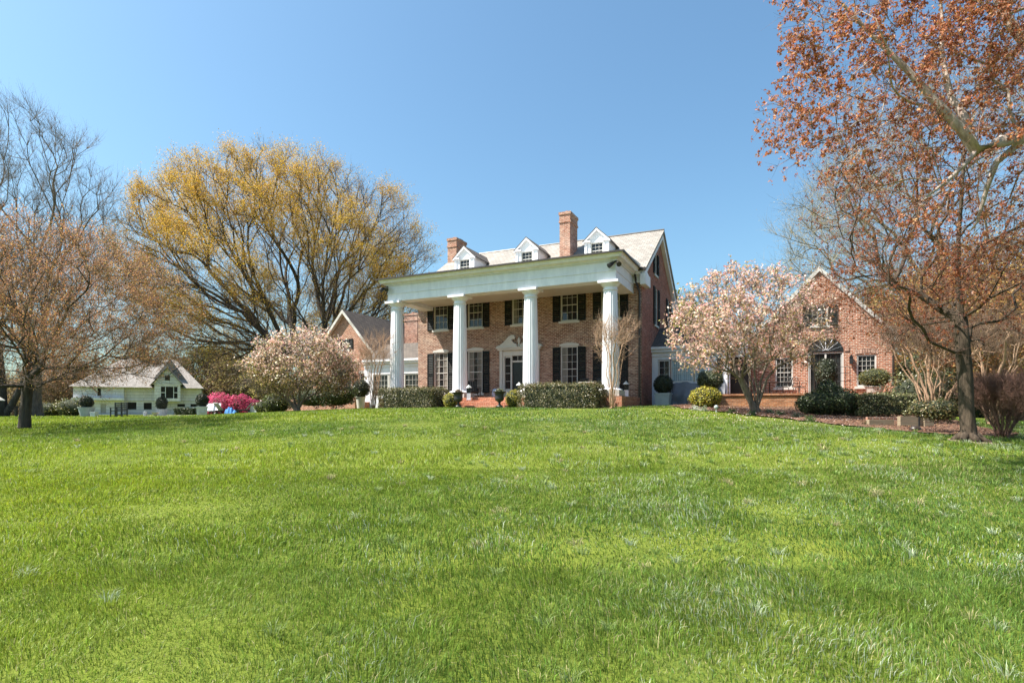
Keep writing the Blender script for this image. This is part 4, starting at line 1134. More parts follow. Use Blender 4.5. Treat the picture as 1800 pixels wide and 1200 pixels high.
tree('magnolia_tree', 'left magnolia rounded and pink flowered in front of the left gabled wing', 'tree', ml, stems, mt_, 0.17, 0.008, M['bark_ash'], M['bark_ash'],
     dict(n=12500, per=2, s0=0.03, s1=0.08, jit=0.06, cols=[(0.83,0.56,0.47),(0.89,0.72,0.61),(0.75,0.42,0.38),(0.30,0.25,0.09),(0.40,0.32,0.12),(0.5,0.36,0.22)], w=[3,3.4,1.2,1.4,1.4,1.3], end=3, clump=(1.0, 0.3), alt=(lambda c, g: (c[:, 2]+.25*c[:, 0]+g.normal(size=len(c))*.55) < 2.0, [(0.28,0.23,0.07),(0.36,0.30,0.09),(0.42,0.3,0.16),(0.2,0.15,0.07)], [2.5,2,1.4,1.2])),
     bf=0.25, seg=0.35, first=1, twigs=(5, 2, 0.25, 0.55, 0.009), up=0.25, spread=0.65, wob=0.07, curve=0.4, seed=113, flare=1.3, lmat='petal')

# upright bare crape myrtles by the porch columns and behind the right tree
def fan(name, label, cat, base, n, h, spread, R, rt, barkm, tg, seed, tw, group=None, sway=0.25, twm=None):
    g = np.random.default_rng(seed); st = [(-1, A((0,0,-.1),(0,0,.04)), 2)]
    T = []
    for k in range(n):
        a = g.uniform(0, 6.28); s = spread*math.sqrt(g.random()); top = np.array([math.cos(a)*s, math.sin(a)*s, h*g.uniform(.75, 1)])
        foot = np.array([math.cos(a)*s*.12, math.sin(a)*s*.12, 0.02]); pts = []
        for j in range(1, 7):
            t = j/6; p = foot+(top-foot)*np.array([t**1.25, t**1.25, t])*0.72+g.normal(size=3)*0.035*sway*h; pts.append(p)
        st.append((1, np.array([foot]+pts), 2))
        for _ in range(tg):
            T.append(pts[-1]+np.array([math.cos(a)*s*.35*g.random(), math.sin(a)*s*.35*g.random(), 0])+g.normal(size=3)*np.array([.3, .3, .25])*spread*0.4+np.array([0,0,h*.25*g.random()]))
    return tree(name, label, cat, base, st, np.array(T), R, rt, barkm, twm or barkm, None, bf=0.2, seg=0.25, first=1, twigs=tw, up=0.35, spread=0.45, wob=0.05, seed=seed, flare=1.0, group=group)
fan('crape_myrtle', 'bare pale stemmed myrtle fanning up in front of the corner column', 'shrub', G(1076, 24.6), 17, 4.0, 0.95, 0.11, 0.0045, M['bark_myrtle'], 7, 121, (4, 2, 0.2, 0.6, 0.0045))
fan('crape_myrtle', 'bare brown stemmed myrtle fanning up at the left end of the clipped hedges', 'shrub', G(656, 31.5), 16, 4.3, 1.0, 0.11, 0.0055, M['bark_myrtle'], 7, 122, (4, 2, 0.25, 0.7, 0.006))
fan('crape_myrtle', 'large cinnamon barked myrtle clump between right wing and right tree', 'tree', G(1642, 18.6, 0.25), 15, 3.4, 1.5, 0.24, 0.006, M['bark_myrtle'], 16, 123, (5, 3, 0.25, 0.7, 0.0045), sway=0.4, twm=M['bark_brown'])
fan('crape_myrtle', 'second cinnamon barked myrtle behind the rusty tree trunk', 'tree', G(1745, 19.5), 9, 3.6, 1.7, 0.16, 0.006, M['bark_myrtle'], 14, 124, (5, 3, 0.25, 0.7, 0.0045), sway=0.4, twm=M['bark_brown'])
fan('twiggy_shrub', 'dense leafless brown shrub right of the right tree', 'shrub', G(1762, 13.6), 42, 1.42, 1.0, 0.12, 0.0035, M['bark_red'], 12, 125, (7, 4, 0.12, 0.36, 0.0032), sway=0.3)

# ------------------------------------------------------------------ leafy shrubs and clipped hedges
def cloud(name, shapes, n, s0, s1, cols, w, seed, parent=None, matn='leaf_gloss', shell=0.16, core=0.86, rough=0.16, tight=False):
    """shapes: ('box',x0,x1,y0,y1,z0,z1) or ('ell',cx,cy,cz,rx,ry,rz) in local coordinates; leaves through the shell, dense core inside"""
    g = np.random.default_rng(seed); C = []; Nn = []; vol = []
    V = []; Q = []; nv = 0
    for s in shapes:
        if s[0] == 'box':
            x0, x1, y0, y1, z0, z1 = s[1:]; vol.append(2*((x1-x0)*(y1-y0)+(x1-x0)*(z1-z0)+(y1-y0)*(z1-z0)))
        else: vol.append(4*math.pi*((s[4]*s[5]+s[4]*s[6]+s[5]*s[6])/3))
    vol = np.array(vol)/sum(vol)
    for s, f in zip(shapes, vol):
        k = int(n*f)
        u, v = np.meshgrid(np.linspace(0, 2*math.pi, 25), np.linspace(0, math.pi, 13))
        if s[0] == 'box':
            x0, x1, y0, y1, z0, z1 = s[1:]; e = np.array([x1-x0, y1-y0, z1-z0])/2; c = np.array([x0+x1, y0+y1, z0+z1])/2; pw = 0.22
        else:
            c = np.array(s[1:4]); e = np.array(s[4:7]); pw = 1.0
        d = unit(g.normal(size=(k, 3)))
        if s[0] == 'box':
            ar = np.array([e[1]*e[2], e[0]*e[2], e[0]*e[1]]); fa = g.choice(3, k, p=ar/ar.sum())
            p = g.uniform(-1, 1, (k, 3)); sg = g.choice([-1, 1], k); p[np.arange(k), fa] = sg
            d = np.zeros((k, 3)); d[np.arange(k), fa] = sg
            # soft rounded corners
            q_ = p*e; r_ = min(e)*0.35; inn = np.clip(q_, -(e-r_), e-r_); dd = q_-inn; ln = np.linalg.norm(dd, axis=1, keepdims=True)
            q_ = np.where(ln > 1e-6, inn+dd/np.maximum(ln, 1e-6)*r_, q_); p0 = q_; d = unit(d+dd/np.maximum(r_, 1e-6)*0.6)
        else:
            p0 = d*e
        lump = (vnoise(p0[:, 0]*1.0+p0[:, 2]*.7+seed, p0[:, 1]+p0[:, 2]*.9, 0.35*max(0.4, min(e)), seed)-0.5)*2*rough*min(e)
        dep = g.random(k)**1.6*shell
        shoot = np.where(g.random(k) < .05, g.random(k)*.09*min(1.0, min(e)*1.6), 0.0)
        p = p0+d*(lump-dep+g.normal(size=k)*0.012+shoot)[:, None]+c+np.c_[np.zeros((k, 2)), shoot*.7]
        C.append(p); Nn.append(unit(d*0.9+g.normal(size=(k, 3))*0.75+np.array([0, 0, 0.25])))
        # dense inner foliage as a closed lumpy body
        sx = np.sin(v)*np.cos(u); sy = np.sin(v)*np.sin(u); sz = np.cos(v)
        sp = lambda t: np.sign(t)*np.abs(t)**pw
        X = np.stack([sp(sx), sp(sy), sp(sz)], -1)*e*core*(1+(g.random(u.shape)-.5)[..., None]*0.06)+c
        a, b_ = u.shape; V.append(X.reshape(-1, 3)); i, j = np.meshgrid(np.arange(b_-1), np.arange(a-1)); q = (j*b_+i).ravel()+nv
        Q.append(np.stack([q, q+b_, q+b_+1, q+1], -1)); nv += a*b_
    C = np.concatenate(C); Nn = np.concatenate(Nn)
    VL, QL = leaf_arrays(C, g.uniform(s0, s1, len(C)), g, 0.55, Nn)
    lc = palette(len(C), cols, w, g, 0.22)
    VC = np.concatenate(V); QC = np.concatenate(Q)
    VA = np.concatenate([VC, VL]); QA = np.concatenate([QC, QL+len(VC)])
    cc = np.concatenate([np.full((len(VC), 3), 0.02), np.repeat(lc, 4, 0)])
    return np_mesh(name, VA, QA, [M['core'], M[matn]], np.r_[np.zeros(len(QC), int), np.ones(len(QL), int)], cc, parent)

def shrub(name, label, cat, loc, shapes, n, s0, s1, cols, w, seed, rz=0.0, group=None, **kw):
    o = cloud(name, shapes, n, s0, s1, cols, w, seed, **kw)
    o.location = loc; o.rotation_euler = (0, 0, rz)
    return tag(o, label, cat, group)

HEDGE = [(0.085,0.085,0.025),(0.13,0.115,0.04),(0.20,0.165,0.075),(0.05,0.06,0.02),(0.25,0.2,0.12)]
zh = float(gz(*H(-4.1, -5.4)[:2])[0])
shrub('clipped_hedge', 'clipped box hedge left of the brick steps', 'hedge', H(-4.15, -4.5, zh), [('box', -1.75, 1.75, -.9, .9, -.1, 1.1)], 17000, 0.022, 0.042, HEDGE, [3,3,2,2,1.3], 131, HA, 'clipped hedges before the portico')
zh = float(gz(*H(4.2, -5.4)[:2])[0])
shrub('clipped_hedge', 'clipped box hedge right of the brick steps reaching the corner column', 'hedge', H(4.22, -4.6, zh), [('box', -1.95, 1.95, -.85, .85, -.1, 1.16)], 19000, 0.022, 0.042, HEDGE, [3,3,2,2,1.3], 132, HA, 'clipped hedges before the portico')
YB = [(0.42,0.37,0.03),(0.30,0.28,0.03),(0.17,0.17,0.03),(0.5,0.40,0.06)]
for px, D, r, lab, sd in ((792, 28.7, 0.36, 'small golden ball shrub left of the brick steps', 1), (903, 27.6, 0.40, 'small golden green ball shrub right of the brick steps', 2)):
    c = G(px, D); shrub('ball_shrub', lab, 'shrub', c, [('ell', 0, 0, r*1.05, r, r, r*1.15)], 3600, 0.015, 0.03, YB, [3,3,2,1], 133+sd, group='golden ball shrubs by the steps')
c = G(1240, 24.2, 0.0); shrub('yellow_shrub', 'rounded yellow green shrub at the left end of the terrace', 'shrub', c, [('ell', 0, 0, .42, .68, .6, .46)], 6000, 0.02, 0.042, YB, [3,2,3,1], 136)
c = G(1247, 27.2, 0.6); shrub('dark_ball_shrub', 'dark green ball shrub above the yellow shrub beside the dark cover', 'shrub', c, [('ell', 0, 0, .62, .58, .55, .5)], 5200, 0.02, 0.04, [(0.035,0.05,0.02),(0.06,0.075,0.03),(0.1,0.11,0.05)], [3,2,1], 137)
DG = [(0.035,0.055,0.018),(0.06,0.085,0.025),(0.11,0.13,0.05),(0.02,0.03,0.012)]
c = G(1452, 21.5, 0.1); shrub('laurel_shrub', 'dark glossy spreading shrub below the arched garden door', 'shrub', c, [('ell', -.35, 0, .38, .75, .6, .45), ('ell', .45, -.1, .42, .7, .6, .5), ('ell', .25, .3, .8, .45, .4, .45)], 11000, 0.022, 0.05, DG, [3,3,1.3,2], 138, rough=.25)
c = G(1553, 21.0, 0.12); shrub('clipped_hedge', 'low clipped holly hedge below the right wing window', 'hedge', c, [('box', -1.0, 1.08, -.4, .45, 0.0, .78)], 9500, 0.02, 0.042, [(0.14,0.15,0.05),(0.22,0.21,0.09),(0.09,0.10,0.04),(0.34,0.31,0.18)], [3,2,2,1.5], 139, HA*0.4, rough=.2)
c = G(1652, 15.2, 0.0); shrub('woody_shrub', 'olive leaved leggy shrub beside the foot of the right tree', 'shrub', c, [('ell', 0, 0, .62, .5, .45, .3), ('ell', -.35, .2, .66, .3, .3, .22)], 5200, 0.016, 0.034, [(0.14,0.12,0.04),(0.2,0.14,0.06),(0.08,0.085,0.03)], [2,1,2], 140, rough=.25)
c = G(1630, 30.5, 0); shrub('evergreen_shrub', 'dark tall evergreen shrub at the right corner of the right wing', 'shrub', c, [('ell', 0, 0, 1.4, 1.5, 1.2, 1.7), ('ell', 1.2, .4, .9, 1.3, 1.0, 1.2), ('ell', -.3, .2, 2.6, 1.0, .9, .9)], 11000, 0.04, 0.08, [(0.04,0.055,0.02),(0.09,0.10,0.04),(0.2,0.2,0.09),(0.15,0.14,0.05)], [3,3,1,1], 141, rough=.35, shell=.4, core=.72)
c = G(1668, 25, 0); shrub('evergreen_shrub', 'long dark evergreen shrub bank behind the cinnamon barked myrtles', 'shrub', c, [('ell', -1.2, 0, .8, 1.7, 1.2, 1.3), ('ell', 1.3, .4, .9, 1.9, 1.2, 1.5), ('ell', 3.6, .2, .8, 1.6, 1.0, 1.2)], 11000, 0.04, 0.08, [(0.035,0.045,0.018),(0.075,0.08,0.03),(0.15,0.14,0.05),(0.12,0.09,0.04)], [3,3,1,1], 147, rough=.4, shell=.4, core=.72)
# pink shrub and others far left
c = G(395, 62, 0); shrub('pink_azalea', 'bright pink flowering shrub behind the sun loungers', 'shrub', c, [('ell', -.5, 0, 1.0, 1.7, 1.2, 1.35), ('ell', 1.5, .3, 1.0, 1.5, 1.1, 1.15), ('ell', 3.2, .2, .8, 1.3, 1.0, .9)], 15000, 0.05, 0.11, [(0.60,0.09,0.21),(0.72,0.19,0.32),(0.42,0.06,0.14),(0.3,0.14,0.1)], [4,3,2,.6], 142, rough=.3, shell=.6, core=.7, matn='petal')
c = G(326, 66); shrub('clipped_hedge', 'dark low hedge in front of the white barn', 'hedge', c, [('box', -1.15, 1.15, -.5, .5, -.1, .85)], 3200, 0.04, 0.08, DG, [3,3,1,2], 143)
c = G(485, 33.5); shrub('leafy_shrub', 'green leafy shrub under the left side of the left magnolia', 'shrub', c, [('ell', 0, 0, .5, .8, .6, .62), ('ell', -.9, .3, .3, .5, .5, .4)], 4500, 0.03, 0.07, [(0.11,0.13,0.03),(0.2,0.2,0.05),(0.05,0.07,0.02)], [2,1,2], 144, rough=.35, shell=.3)
c = G(590, 36.5, .2); shrub('leafy_shrub', 'dark green shrub under the right side of the left magnolia', 'shrub', c, [('ell', 0, 0, .8, 1.4, .7, .8), ('ell', -1.6, .3, .6, 1.2, .6, .6)], 7000, 0.03, 0.07, [(0.05,0.075,0.025),(0.09,0.11,0.03),(0.13,0.09,0.05)], [3,2,1], 145, rough=.35, shell=.3)
c = G(125, 66); shrub('leafy_shrub', 'yellow green shrub beside the left corner of the white barn', 'shrub', c, [('ell', 0, 0, .9, 2.0, 1.0, 1.1), ('ell', -3.0, .4, .7, 1.8, 1.0, .9)], 5200, 0.05, 0.11, [(0.16,0.16,0.04),(0.24,0.2,0.06),(0.08,0.085,0.03)], [2,2,2], 146, rough=.35, shell=.5)
# low plants in the mulch bed
g_ = np.random.default_rng(5)
BP = [(1222, 22.6, 'white flowered plant at the left tip of the mulch bed', [(0.75,0.75,0.72),(0.16,0.22,0.08)]), (1236, 22.2, 'silvery plant in front of the yellow shrub', [(0.4,0.45,0.36),(0.18,0.24,0.1)]),
      (1287, 21.4, 'green clump left of the magnolia stems', [(0.06,0.10,0.03),(0.12,0.17,0.06)]), (1322, 20.4, 'dark green clump in front of the magnolia stems', [(0.03,0.07,0.03),(0.07,0.12,0.05)]),
      (1352, 21.6, 'pale green clump right of the magnolia stems', [(0.14,0.2,0.1),(0.3,0.34,0.24)]), (1371, 20.6, 'dark leafy clump in the middle of the mulch', [(0.04,0.08,0.03),(0.09,0.13,0.05)]),
      (1400, 19.9, 'grey green clump near the laurel shrub', [(0.12,0.15,0.09),(0.2,0.24,0.15)]), (1424, 18.6, 'small green tuft at the lower edge of the mulch', [(0.08,0.13,0.04),(0.14,0.2,0.07)]),
      (1525, 17.6, 'brown leafed plant before the timber edging', [(0.16,0.09,0.06),(0.1,0.11,0.05)])]
for k, (px, D, lab, cc) in enumerate(BP):
    c = G(px, D, 0.02); n = 260
    d = unit(np.c_[g_.normal(size=(n, 2)), np.abs(g_.normal(size=n))*0.9]); L = g_.uniform(0.08, 0.26, n)
    V_, Q_ = leaf_arrays(d*L[:, None]*g_.uniform(.5, 1, (n, 1)), g_.uniform(.02, .045, n), g_, .4)
    Vs_, Qs_, _ = twig_arrays(np.zeros((40, 3)), d[:40], L[:40], np.full(40, .004), .2, g_, 2)
    o = np_mesh('bed_plant', np.r_[Vs_, V_], np.r_[Qs_, Q_+len(Vs_)], [M['leaf']], None, np.r_[np.full((len(Vs_), 3), .1), np.repeat(palette(n, cc, [1, 1], g_), 4, 0)])
    o.location = c; tag(o, lab, 'plant', 'low plants in the mulch bed')

# far woodland that reads as one mass
def woodland():
    g = np.random.default_rng(9); n = 900
    th = np.r_[g.uniform(-0.95, -0.34, 520), g.uniform(0.30, 1.25, 380)]; n = len(th)
    D = np.where(th < 0, g.uniform(92, 135, n), g.uniform(62, 100, n))
    x = th*D; y = D; z = gz(x, y)-.2
    Hh = np.where(th < 0, g.uniform(5, 10.5, n), g.uniform(6, 13, n)); st = np.c_[x, y, z]
    d = unit(np.c_[g.normal(size=(n, 2))*.08, np.ones(n)])
    V1, Q1, P1 = twig_arrays(st, d, Hh*.8, g.uniform(.06, .16, n), .08, g, 3)
    m = 26; s = np.repeat(np.arange(n), m); f = g.random(len(s)); base = np.where((f < .4)[:, None], P1[1][s], P1[2][s]); base = np.where((f < .12)[:, None], st[s]+np.c_[np.zeros((len(s), 2)), f*12], base)
    d2 = unit(np.c_[g.normal(size=(len(s), 2))*.8, g.uniform(.1, 1, len(s))])
    V2, Q2, P2 = twig_arrays(base, d2, g.uniform(.8, 3.2, len(s)), np.full(len(s), .04), .25, g, 2, .1)
    k = 5; s3 = np.repeat(np.arange(len(s)), k); e = P2[2][s3]+g.normal(size=(len(s3), 3))*.55
    V3, Q3 = leaf_arrays(e, g.uniform(.1, .26, len(e)), g, .4)
    pal = [np.array(c) for c in ((0.25,0.15,0.09),(0.30,0.22,0.09),(0.20,0.13,0.10),(0.17,0.16,0.06),(0.33,0.26,0.13))]
    tc = g.integers(0, 5, n); lc = np.array(pal)[tc[s][s3]]*(1+g.normal(size=(len(e), 1))*.25)
    V_ = np.r_[V1, V2, V3]; Q_ = np.r_[Q1, Q2+len(V1), Q3+len(V1)+len(V2)]
    cc = np.r_[np.full((len(V1)+len(V2), 3), .14), np.repeat(np.clip(lc, .02, 1), 4, 0)]
    o = np_mesh('woodland', V_, Q_, [M['bark_brown'], M['leaf']], np.r_[np.zeros(len(Q1)+len(Q2), int), np.ones(len(Q3), int)], cc)
    tag(o, 'brown leafless woodland closing the view beyond the grounds', 'woodland', kind='stuff')
woodland()

# ------------------------------------------------------------------ white barn
bx0, bx1, by = -60.9, -43.7, 80.0
BZ = -0.9
barn = empty('white_barn', (0, 0, 0), 'long white barn with pale shingled hipped roof and gabled loading bay', 'barn')
fB = front(by)
MB(fB).wall(-54.4, bx1, BZ, 3.1, [(-54.0,-52.8,0.05,1.05),(-51.8,-50.7,0.05,1.0),(-47.1,-46.0,0.45,0.85),(-45.2,-44.2,0.45,0.85)], .2).build('wall', M['barn_wall'], barn)
fB2 = front(by-0.5)
MB(fB2).wall(bx0, -54.4, BZ, 3.1, [(-57.85,-57.4,1.9,2.95),(-58.95,-58.25,-.5,.8),(-57.45,-56.75,-.5,.8)], .2).box(bx0, -54.4, -.004, 9.5, 3.0, 3.1).build('wall', M['barn_wall'], barn)
for xa, xb, ya, yb in ((-54.41, -54.4, by-.5, by+.2), (bx0-.02, bx0, by-.5, by+9.5), (bx1, bx1+.02, by, by+9.5)): MB().box(xa, xb, ya, yb, BZ, 3.1).build('end_wall', M['barn_wall'], barn)
for i, (f_, h_) in enumerate(((fB, (-54.0,-52.8,0.05,1.05)), (fB, (-51.8,-50.7,0.05,1.0)), (fB, (-47.1,-46.0,0.45,0.85)), (fB, (-45.2,-44.2,0.45,0.85)), (fB2, (-57.85,-57.4,1.9,2.95)))):
    w = MB(f_).box(h_[0], h_[1], .02, .06, h_[2], h_[2]+.05).box(h_[0], h_[1], .02, .06, h_[3]-.05, h_[3]).build('window', M['dark'], barn)
    MB(f_).box(h_[0], h_[1], .1, .15, h_[2], h_[3]).build('pane', M['dark'], w)
for h_ in ((-58.95,-58.25,-.5,.8), (-57.45,-56.75,-.5,.8)):
    dd = MB(fB2).box(h_[0], h_[1], .05, .12, h_[2]-.4, h_[3]); dd.box(h_[0]+.1, h_[1]-.1, .03, .045, h_[2], h_[3]-.15); dd.build('door', M['stone'], barn)
MB(fB2).prism([(bx0-.1, 1.32), (-54.3, 1.32), (-54.3, 1.62), (bx0-.1, 1.62)], -.7, -.003).build('ledge', M['white'], barn)
MB(fB).box(-54.4, bx1+.05, -.12, -.003, 1.25, 1.4).build('band_board', M['barn_wall'], barn)
# roof
rf = MB(); e = .5; Z = 3.12
ra, rb, ym, zr = -55.2, -47.6, by+4.6, 7.5
x0, x1, y0, y1 = bx0-e, bx1+e, by-.5-e, by+9.5+e
rf.add([(x0,y0,Z),(x1,y0,Z),(x1,y1,Z),(x0,y1,Z),(ra,ym,zr),(rb,ym,zr)], [(0,1,5,4),(1,2,5),(2,3,4,5),(3,0,4),(3,2,1,0)])
roof = rf.build('roof', M['slate_barn'], barn)
MB().box(-52.9, -51.7, ym-.5, ym+.5, 6.6, 8.9).box(-53.0, -51.6, ym-.6, ym+.6, 8.903, 9.1).build('chimney', M['timber'], roof)
r2 = MB(); r2.add([(-50.6,by+.6,4.4),(-45.9,by+.6,4.4),(-48.2,by+.6,7.35),(-48.2,by+5,7.35),(-50.6,by+5,4.4),(-45.9,by+5,4.4)], [(0,2,3,4),(1,5,3,2),(0,1,2)])
r2.build('cross_gable', M['slate_barn'], roof)
# loading bay
by2 = by-1.3; fb_ = front(by2)
b_ = MB(fb_); b_.wall(-50.2, -46.6, 1.2, 3.55, [(-49.4,-46.9,1.62,3.28)], .2)
b_.add([(-50.2,0,1.2),(-46.6,0,1.2),(-46.6,1.3,1.2),(-50.2,1.3,1.2)], [(0,3,2,1)])
for X in (-50.2, -46.6): b_.add([(X,0,1.2),(X,3,1.2),(X,3,3.55),(X,0,3.55)], [(0,1,2,3)])
bay = b_.build('loading_bay', M['barn_wall'], barn)
MB(fb_).add([(-50.5,-.05,3.553),(-46.3,-.05,3.553),(-48.4,-.05,5.9)], [(0,1,2)]).build('gable', M['barn_gable'], bay)
r3 = MB()
for s in (-1, 1):
    p_ = [(-48.4, by2-.35, 6.08), (-48.4+s*2.35, by2-.35, 3.5), (-48.4+s*2.35, by+3.5, 3.5), (-48.4, by+3.5, 6.08)]
    if s > 0: p_ = p_[::-1]
    r3.add(p_+[(a, b, c-.12) for a, b, c in p_], [(0,1,2,3),(7,6,5,4),(0,4,5,1),(1,5,6,2),(2,6,7,3),(3,7,4,0)])
r3.build('bay_roof', M['slate_barn'], bay)
w = MB(fb_); w.box(-48.75, -48.05, -.09, -.06, 4.15, 4.85); w.build('vent', M['dark'], bay)
w = MB(fb_)
for a_ in (-49.4, -48.72, -47.58, -46.98): w.box(a_, a_+.09, .02, .12, 1.62, 3.28)
w.box(-49.31, -48.72, .03, .12, 2.38, 2.48).box(-47.49, -46.98, .03, .12, 2.38, 2.48)
w = w.build('window', M['white'], bay); MB(fb_).box(-49.39, -46.91, .15, .19, 1.63, 3.27).build('pane', M['dark'], w)

barn.rotation_euler = (0, 0, math.radians(27)); barn.scale = (.87, 1, 1)
_pv = Vector((-52.3, 80, 0)); _a = math.radians(27)
barn.location = _pv - Vector((math.cos(_a)*.87*_pv.x - math.sin(_a)*_pv.y, math.sin(_a)*.87*_pv.x + math.cos(_a)*_pv.y, 0))

# ------------------------------------------------------------------ terrace walls, piers, timber edging
ter = empty('terrace', H(14.2, 1.0, 0), 'brick terrace with low retaining wall in front of the right wing', 'terrace', rz=HA)
MB().box(-5.0, 4.6, .003, 3.33, -1.2, .70).build('floor', M['brick_paving'], ter)
MB().box(-3.4, 4.6, -.12, 0, -1.2, .66).build('retaining_wall', M['brick_terrace'], ter)
MB().box(-3.45, 4.65, -.18, .25, .703, .80).build('wall_cap', M['brick_terrace'], ter)
p = MB(); p.box(-5.05, -4.55, -.1, .4, -1, .55).box(-5.1, -4.5, -.15, .45, .553, .64); p.build('pier', M['brick_wing'], ter)
p = MB(); p.box(4.05, 4.55, .3, .8, .7, 1.02).box(4.0, 4.6, .25, .85, 1.023, 1.1); p.build('pier', M['brick_wing'], ter)
p = MB(); p.box(-5.6, -5.06, -.5, .2, -.6, .12); p.build('step', M['brick_paving'], ter)
tl = empty('brick_wall', H(-16.0, 1.0, 0), 'low brick retaining wall behind the left magnolia', 'wall', rz=HA)
MB().box(-4.4, 3.2, 0, .3, -1.2, .62).build('wall', M['brick_wing'], tl)
MB().box(-4.45, 3.25, -.05, .35, .623, .72).build('cap', M['brick_chim'], tl)
MB().box(-4.3, 3.1, .3, 3.2, -1.2, .55).build('floor', M['brick_paving'], tl)

te = empty('timber_edging', G(1590, 17.2), 'weathered stepped timber edging in the mulch below the low hedge', 'edging', rz=0.0)
t = MB()
for k, (xa, xb, y, z0) in enumerate(((-.95, -.2, .25, -.05), (-.17, .5, .0, -.1), (.52, .8, -.05, -.12))):
    for j in range(3 if k else 2): t.box(xa, xb, y-.07, y+.07, z0+j*.15, z0+j*.15+.142)
t.build('sleeper', M['timber'], te)
t = MB()
for k in range(5): t.box(-.8+k*.23, -.59+k*.23, .5, .6, .22, .32)
t.build('brick_course', M['brick_chim'], te)
MB().box(.36, .4, -.1, -.073, -.15, .36).build('stake', M['black'], te)
r_ = MB().lathe([(.02,.0),(.11,.01),(.15,.06),(.14,.13),(.09,.18),(.02,.2)], 14).build('boulder', M['gutter'], smooth=True)
r_.location = G(1609, 15.6, .0); r_.scale = (1, .9, .85); tag(r_, 'small round dark boulder on the mulch before the timber edging', 'boulder')
pl = empty('path_light', G(1259, 21.6, .0), 'small grey domed garden light left of the magnolia', 'garden light')
MB().tube([(0,0,-.1),(0,0,.16)], .02, 8).build('stem', M['pale_planter'], pl)
MB().lathe([(.03,.14),(.075,.16),(.08,.22),(.06,.27),(.01,.29)], 14).build('head', M['lead'], pl, smooth=True)

# ------------------------------------------------------------------ things round the portico
def urn(loc, label, plant):
    u = empty('garden_urn', loc, label, 'urn', 'black urns flanking the steps')
    MB().box(-.17, .17, -.17, .17, 0, .1).lathe([(.15,.1),(.13,.13),(.06,.17),(.05,.26),(.08,.3),(.19,.36),(.22,.45),(.21,.6),(.22,.7),(.31,.76),(.32,.79),(.27,.80)], 20).build('bowl', M['black'], u, smooth=False)
    o = cloud('planting', [('ell', 0, 0, .82, .2, .2, .14)], 320, .02, .045, plant, [1, 1, 1], 150, u, rough=.3, shell=.12, core=.6)
    return u
urn(H(-.92, -5.35, float(gz(*H(-.92, -5.35)[:2])[0])), 'black cast iron urn with russet planting at the left of the steps', [(0.2,0.09,0.07),(0.26,0.16,0.08),(0.1,0.09,0.04)])
urn(H(1.32, -5.3, float(gz(*H(1.32, -5.3)[:2])[0])), 'black cast iron urn with sparse green planting at the right of the steps', [(0.12,0.14,0.05),(0.2,0.2,0.1),(0.1,0.09,0.04)])
def lantern(loc, s, label):
    l = empty('lantern', loc, label, 'lantern')
    MB().box(-.16*s, .16*s, -.16*s, .16*s, 0, .06*s).box(-.13*s, .13*s, -.13*s, .13*s, .06*s, .46*s).build('base', M['white'], l)
    b = MB()
    for sx in (-1, 1):
        for sy in (-1, 1): b.box(sx*.12*s-.015*s, sx*.12*s+.015*s, sy*.12*s-.015*s, sy*.12*s+.015*s, .463*s, .82*s)
    b.build('frame', M['black'], l)
    MB().box(-.1*s, .1*s, -.1*s, .1*s, .463*s, .815*s).build('pane', M['glass'], l)
    MB().lathe([(.2*s,.82*s),(.19*s,.86*s),(.09*s,.95*s),(.05*s,.97*s),(.05*s,1.0*s),(.02*s,1.03*s)], 4).build('roof', M['pale_planter'], l)
lantern(H(-1.0, -4.15, .50), .76, 'tall white candle lantern on the top step')
lantern(H(1.4, -3.2, PZ), .74, 'white candle lantern beside the front door behind the golden shrub')
lantern(H(6.35, -.9, PZ), .8, 'small candle lantern by the downspout at the right house corner')
st = empty('ceramic_stool', H(-.95, -1.1, PZ), 'blue and white glazed ceramic stool on the porch', 'stool')
MB().lathe([(.17,0),(.2,.04),(.24,.18),(.25,.27),(.24,.36),(.2,.5),(.17,.54),(.05,.56)], 20).build('body', M['blue_glaze'], st, smooth=True)
st2 = st.copy(); 
def adirondack(loc, rz, label):
    a = empty('porch_chair', loc, label, 'chair', 'black chairs on the porch', rz=rz)
    m = MB()
    for k in range(5):
        x = -.26+k*.13; m.add([(x-.055,.22,.3),(x+.055,.22,.3),(x+.055,.62,1.02),(x-.055,.62,1.02),(x-.055,.25,.28),(x+.055,.25,.28),(x+.055,.65,1.0),(x-.055,.65,1.0)],
            [(0,1,2,3),(7,6,5,4),(0,4,5,1),(1,5,6,2),(2,6,7,3),(3,7,4,0)])
    m.build('backrest', M['black'], a)
    m = MB()
    for k in range(6): m.box(-.3, .3, -.38+k*.1, -.3+k*.1, .36-k*.018, .385-k*.018)
    m.build('seat', M['black'], a)
    for s in (-1, 1):
        MB().box(s*.34-.06, s*.34+.06, -.42, .42, .56, .585).build('armrest', M['black'], a)
        MB().box(s*.33-.02, s*.33+.02, -.36, -.26, 0, .558).build('leg', M['black'], a)
        MB().box(s*.33-.02, s*.33+.02, .28, .38, 0, .558).build('leg', M['black'], a)
    return a
ch0 = adirondack(H(-2.2, -1.5, PZ), HA+0.7, 'black slatted porch chair by the second column')
copy_tree(ch0, H(3.9, -1.6, PZ), HA-0.5, 'black slatted porch chair behind the right clipped hedge')
copy_tree(ch0, H(5.3, -1.4, PZ), HA+0.3, 'black slatted porch chair beside the corner column')
tb = empty('porch_table', H(4.7, -2.2, PZ), 'round pale topped porch table showing above the right clipped hedge', 'table')
MB().lathe([(.45,.70),(.46,.72),(.44,.74)], 24).build('tabletop', M['stone'], tb); MB().lathe([(.25,0),(.24,.03),(.05,.08),(.05,.7)], 12).build('leg', M['black'], tb)

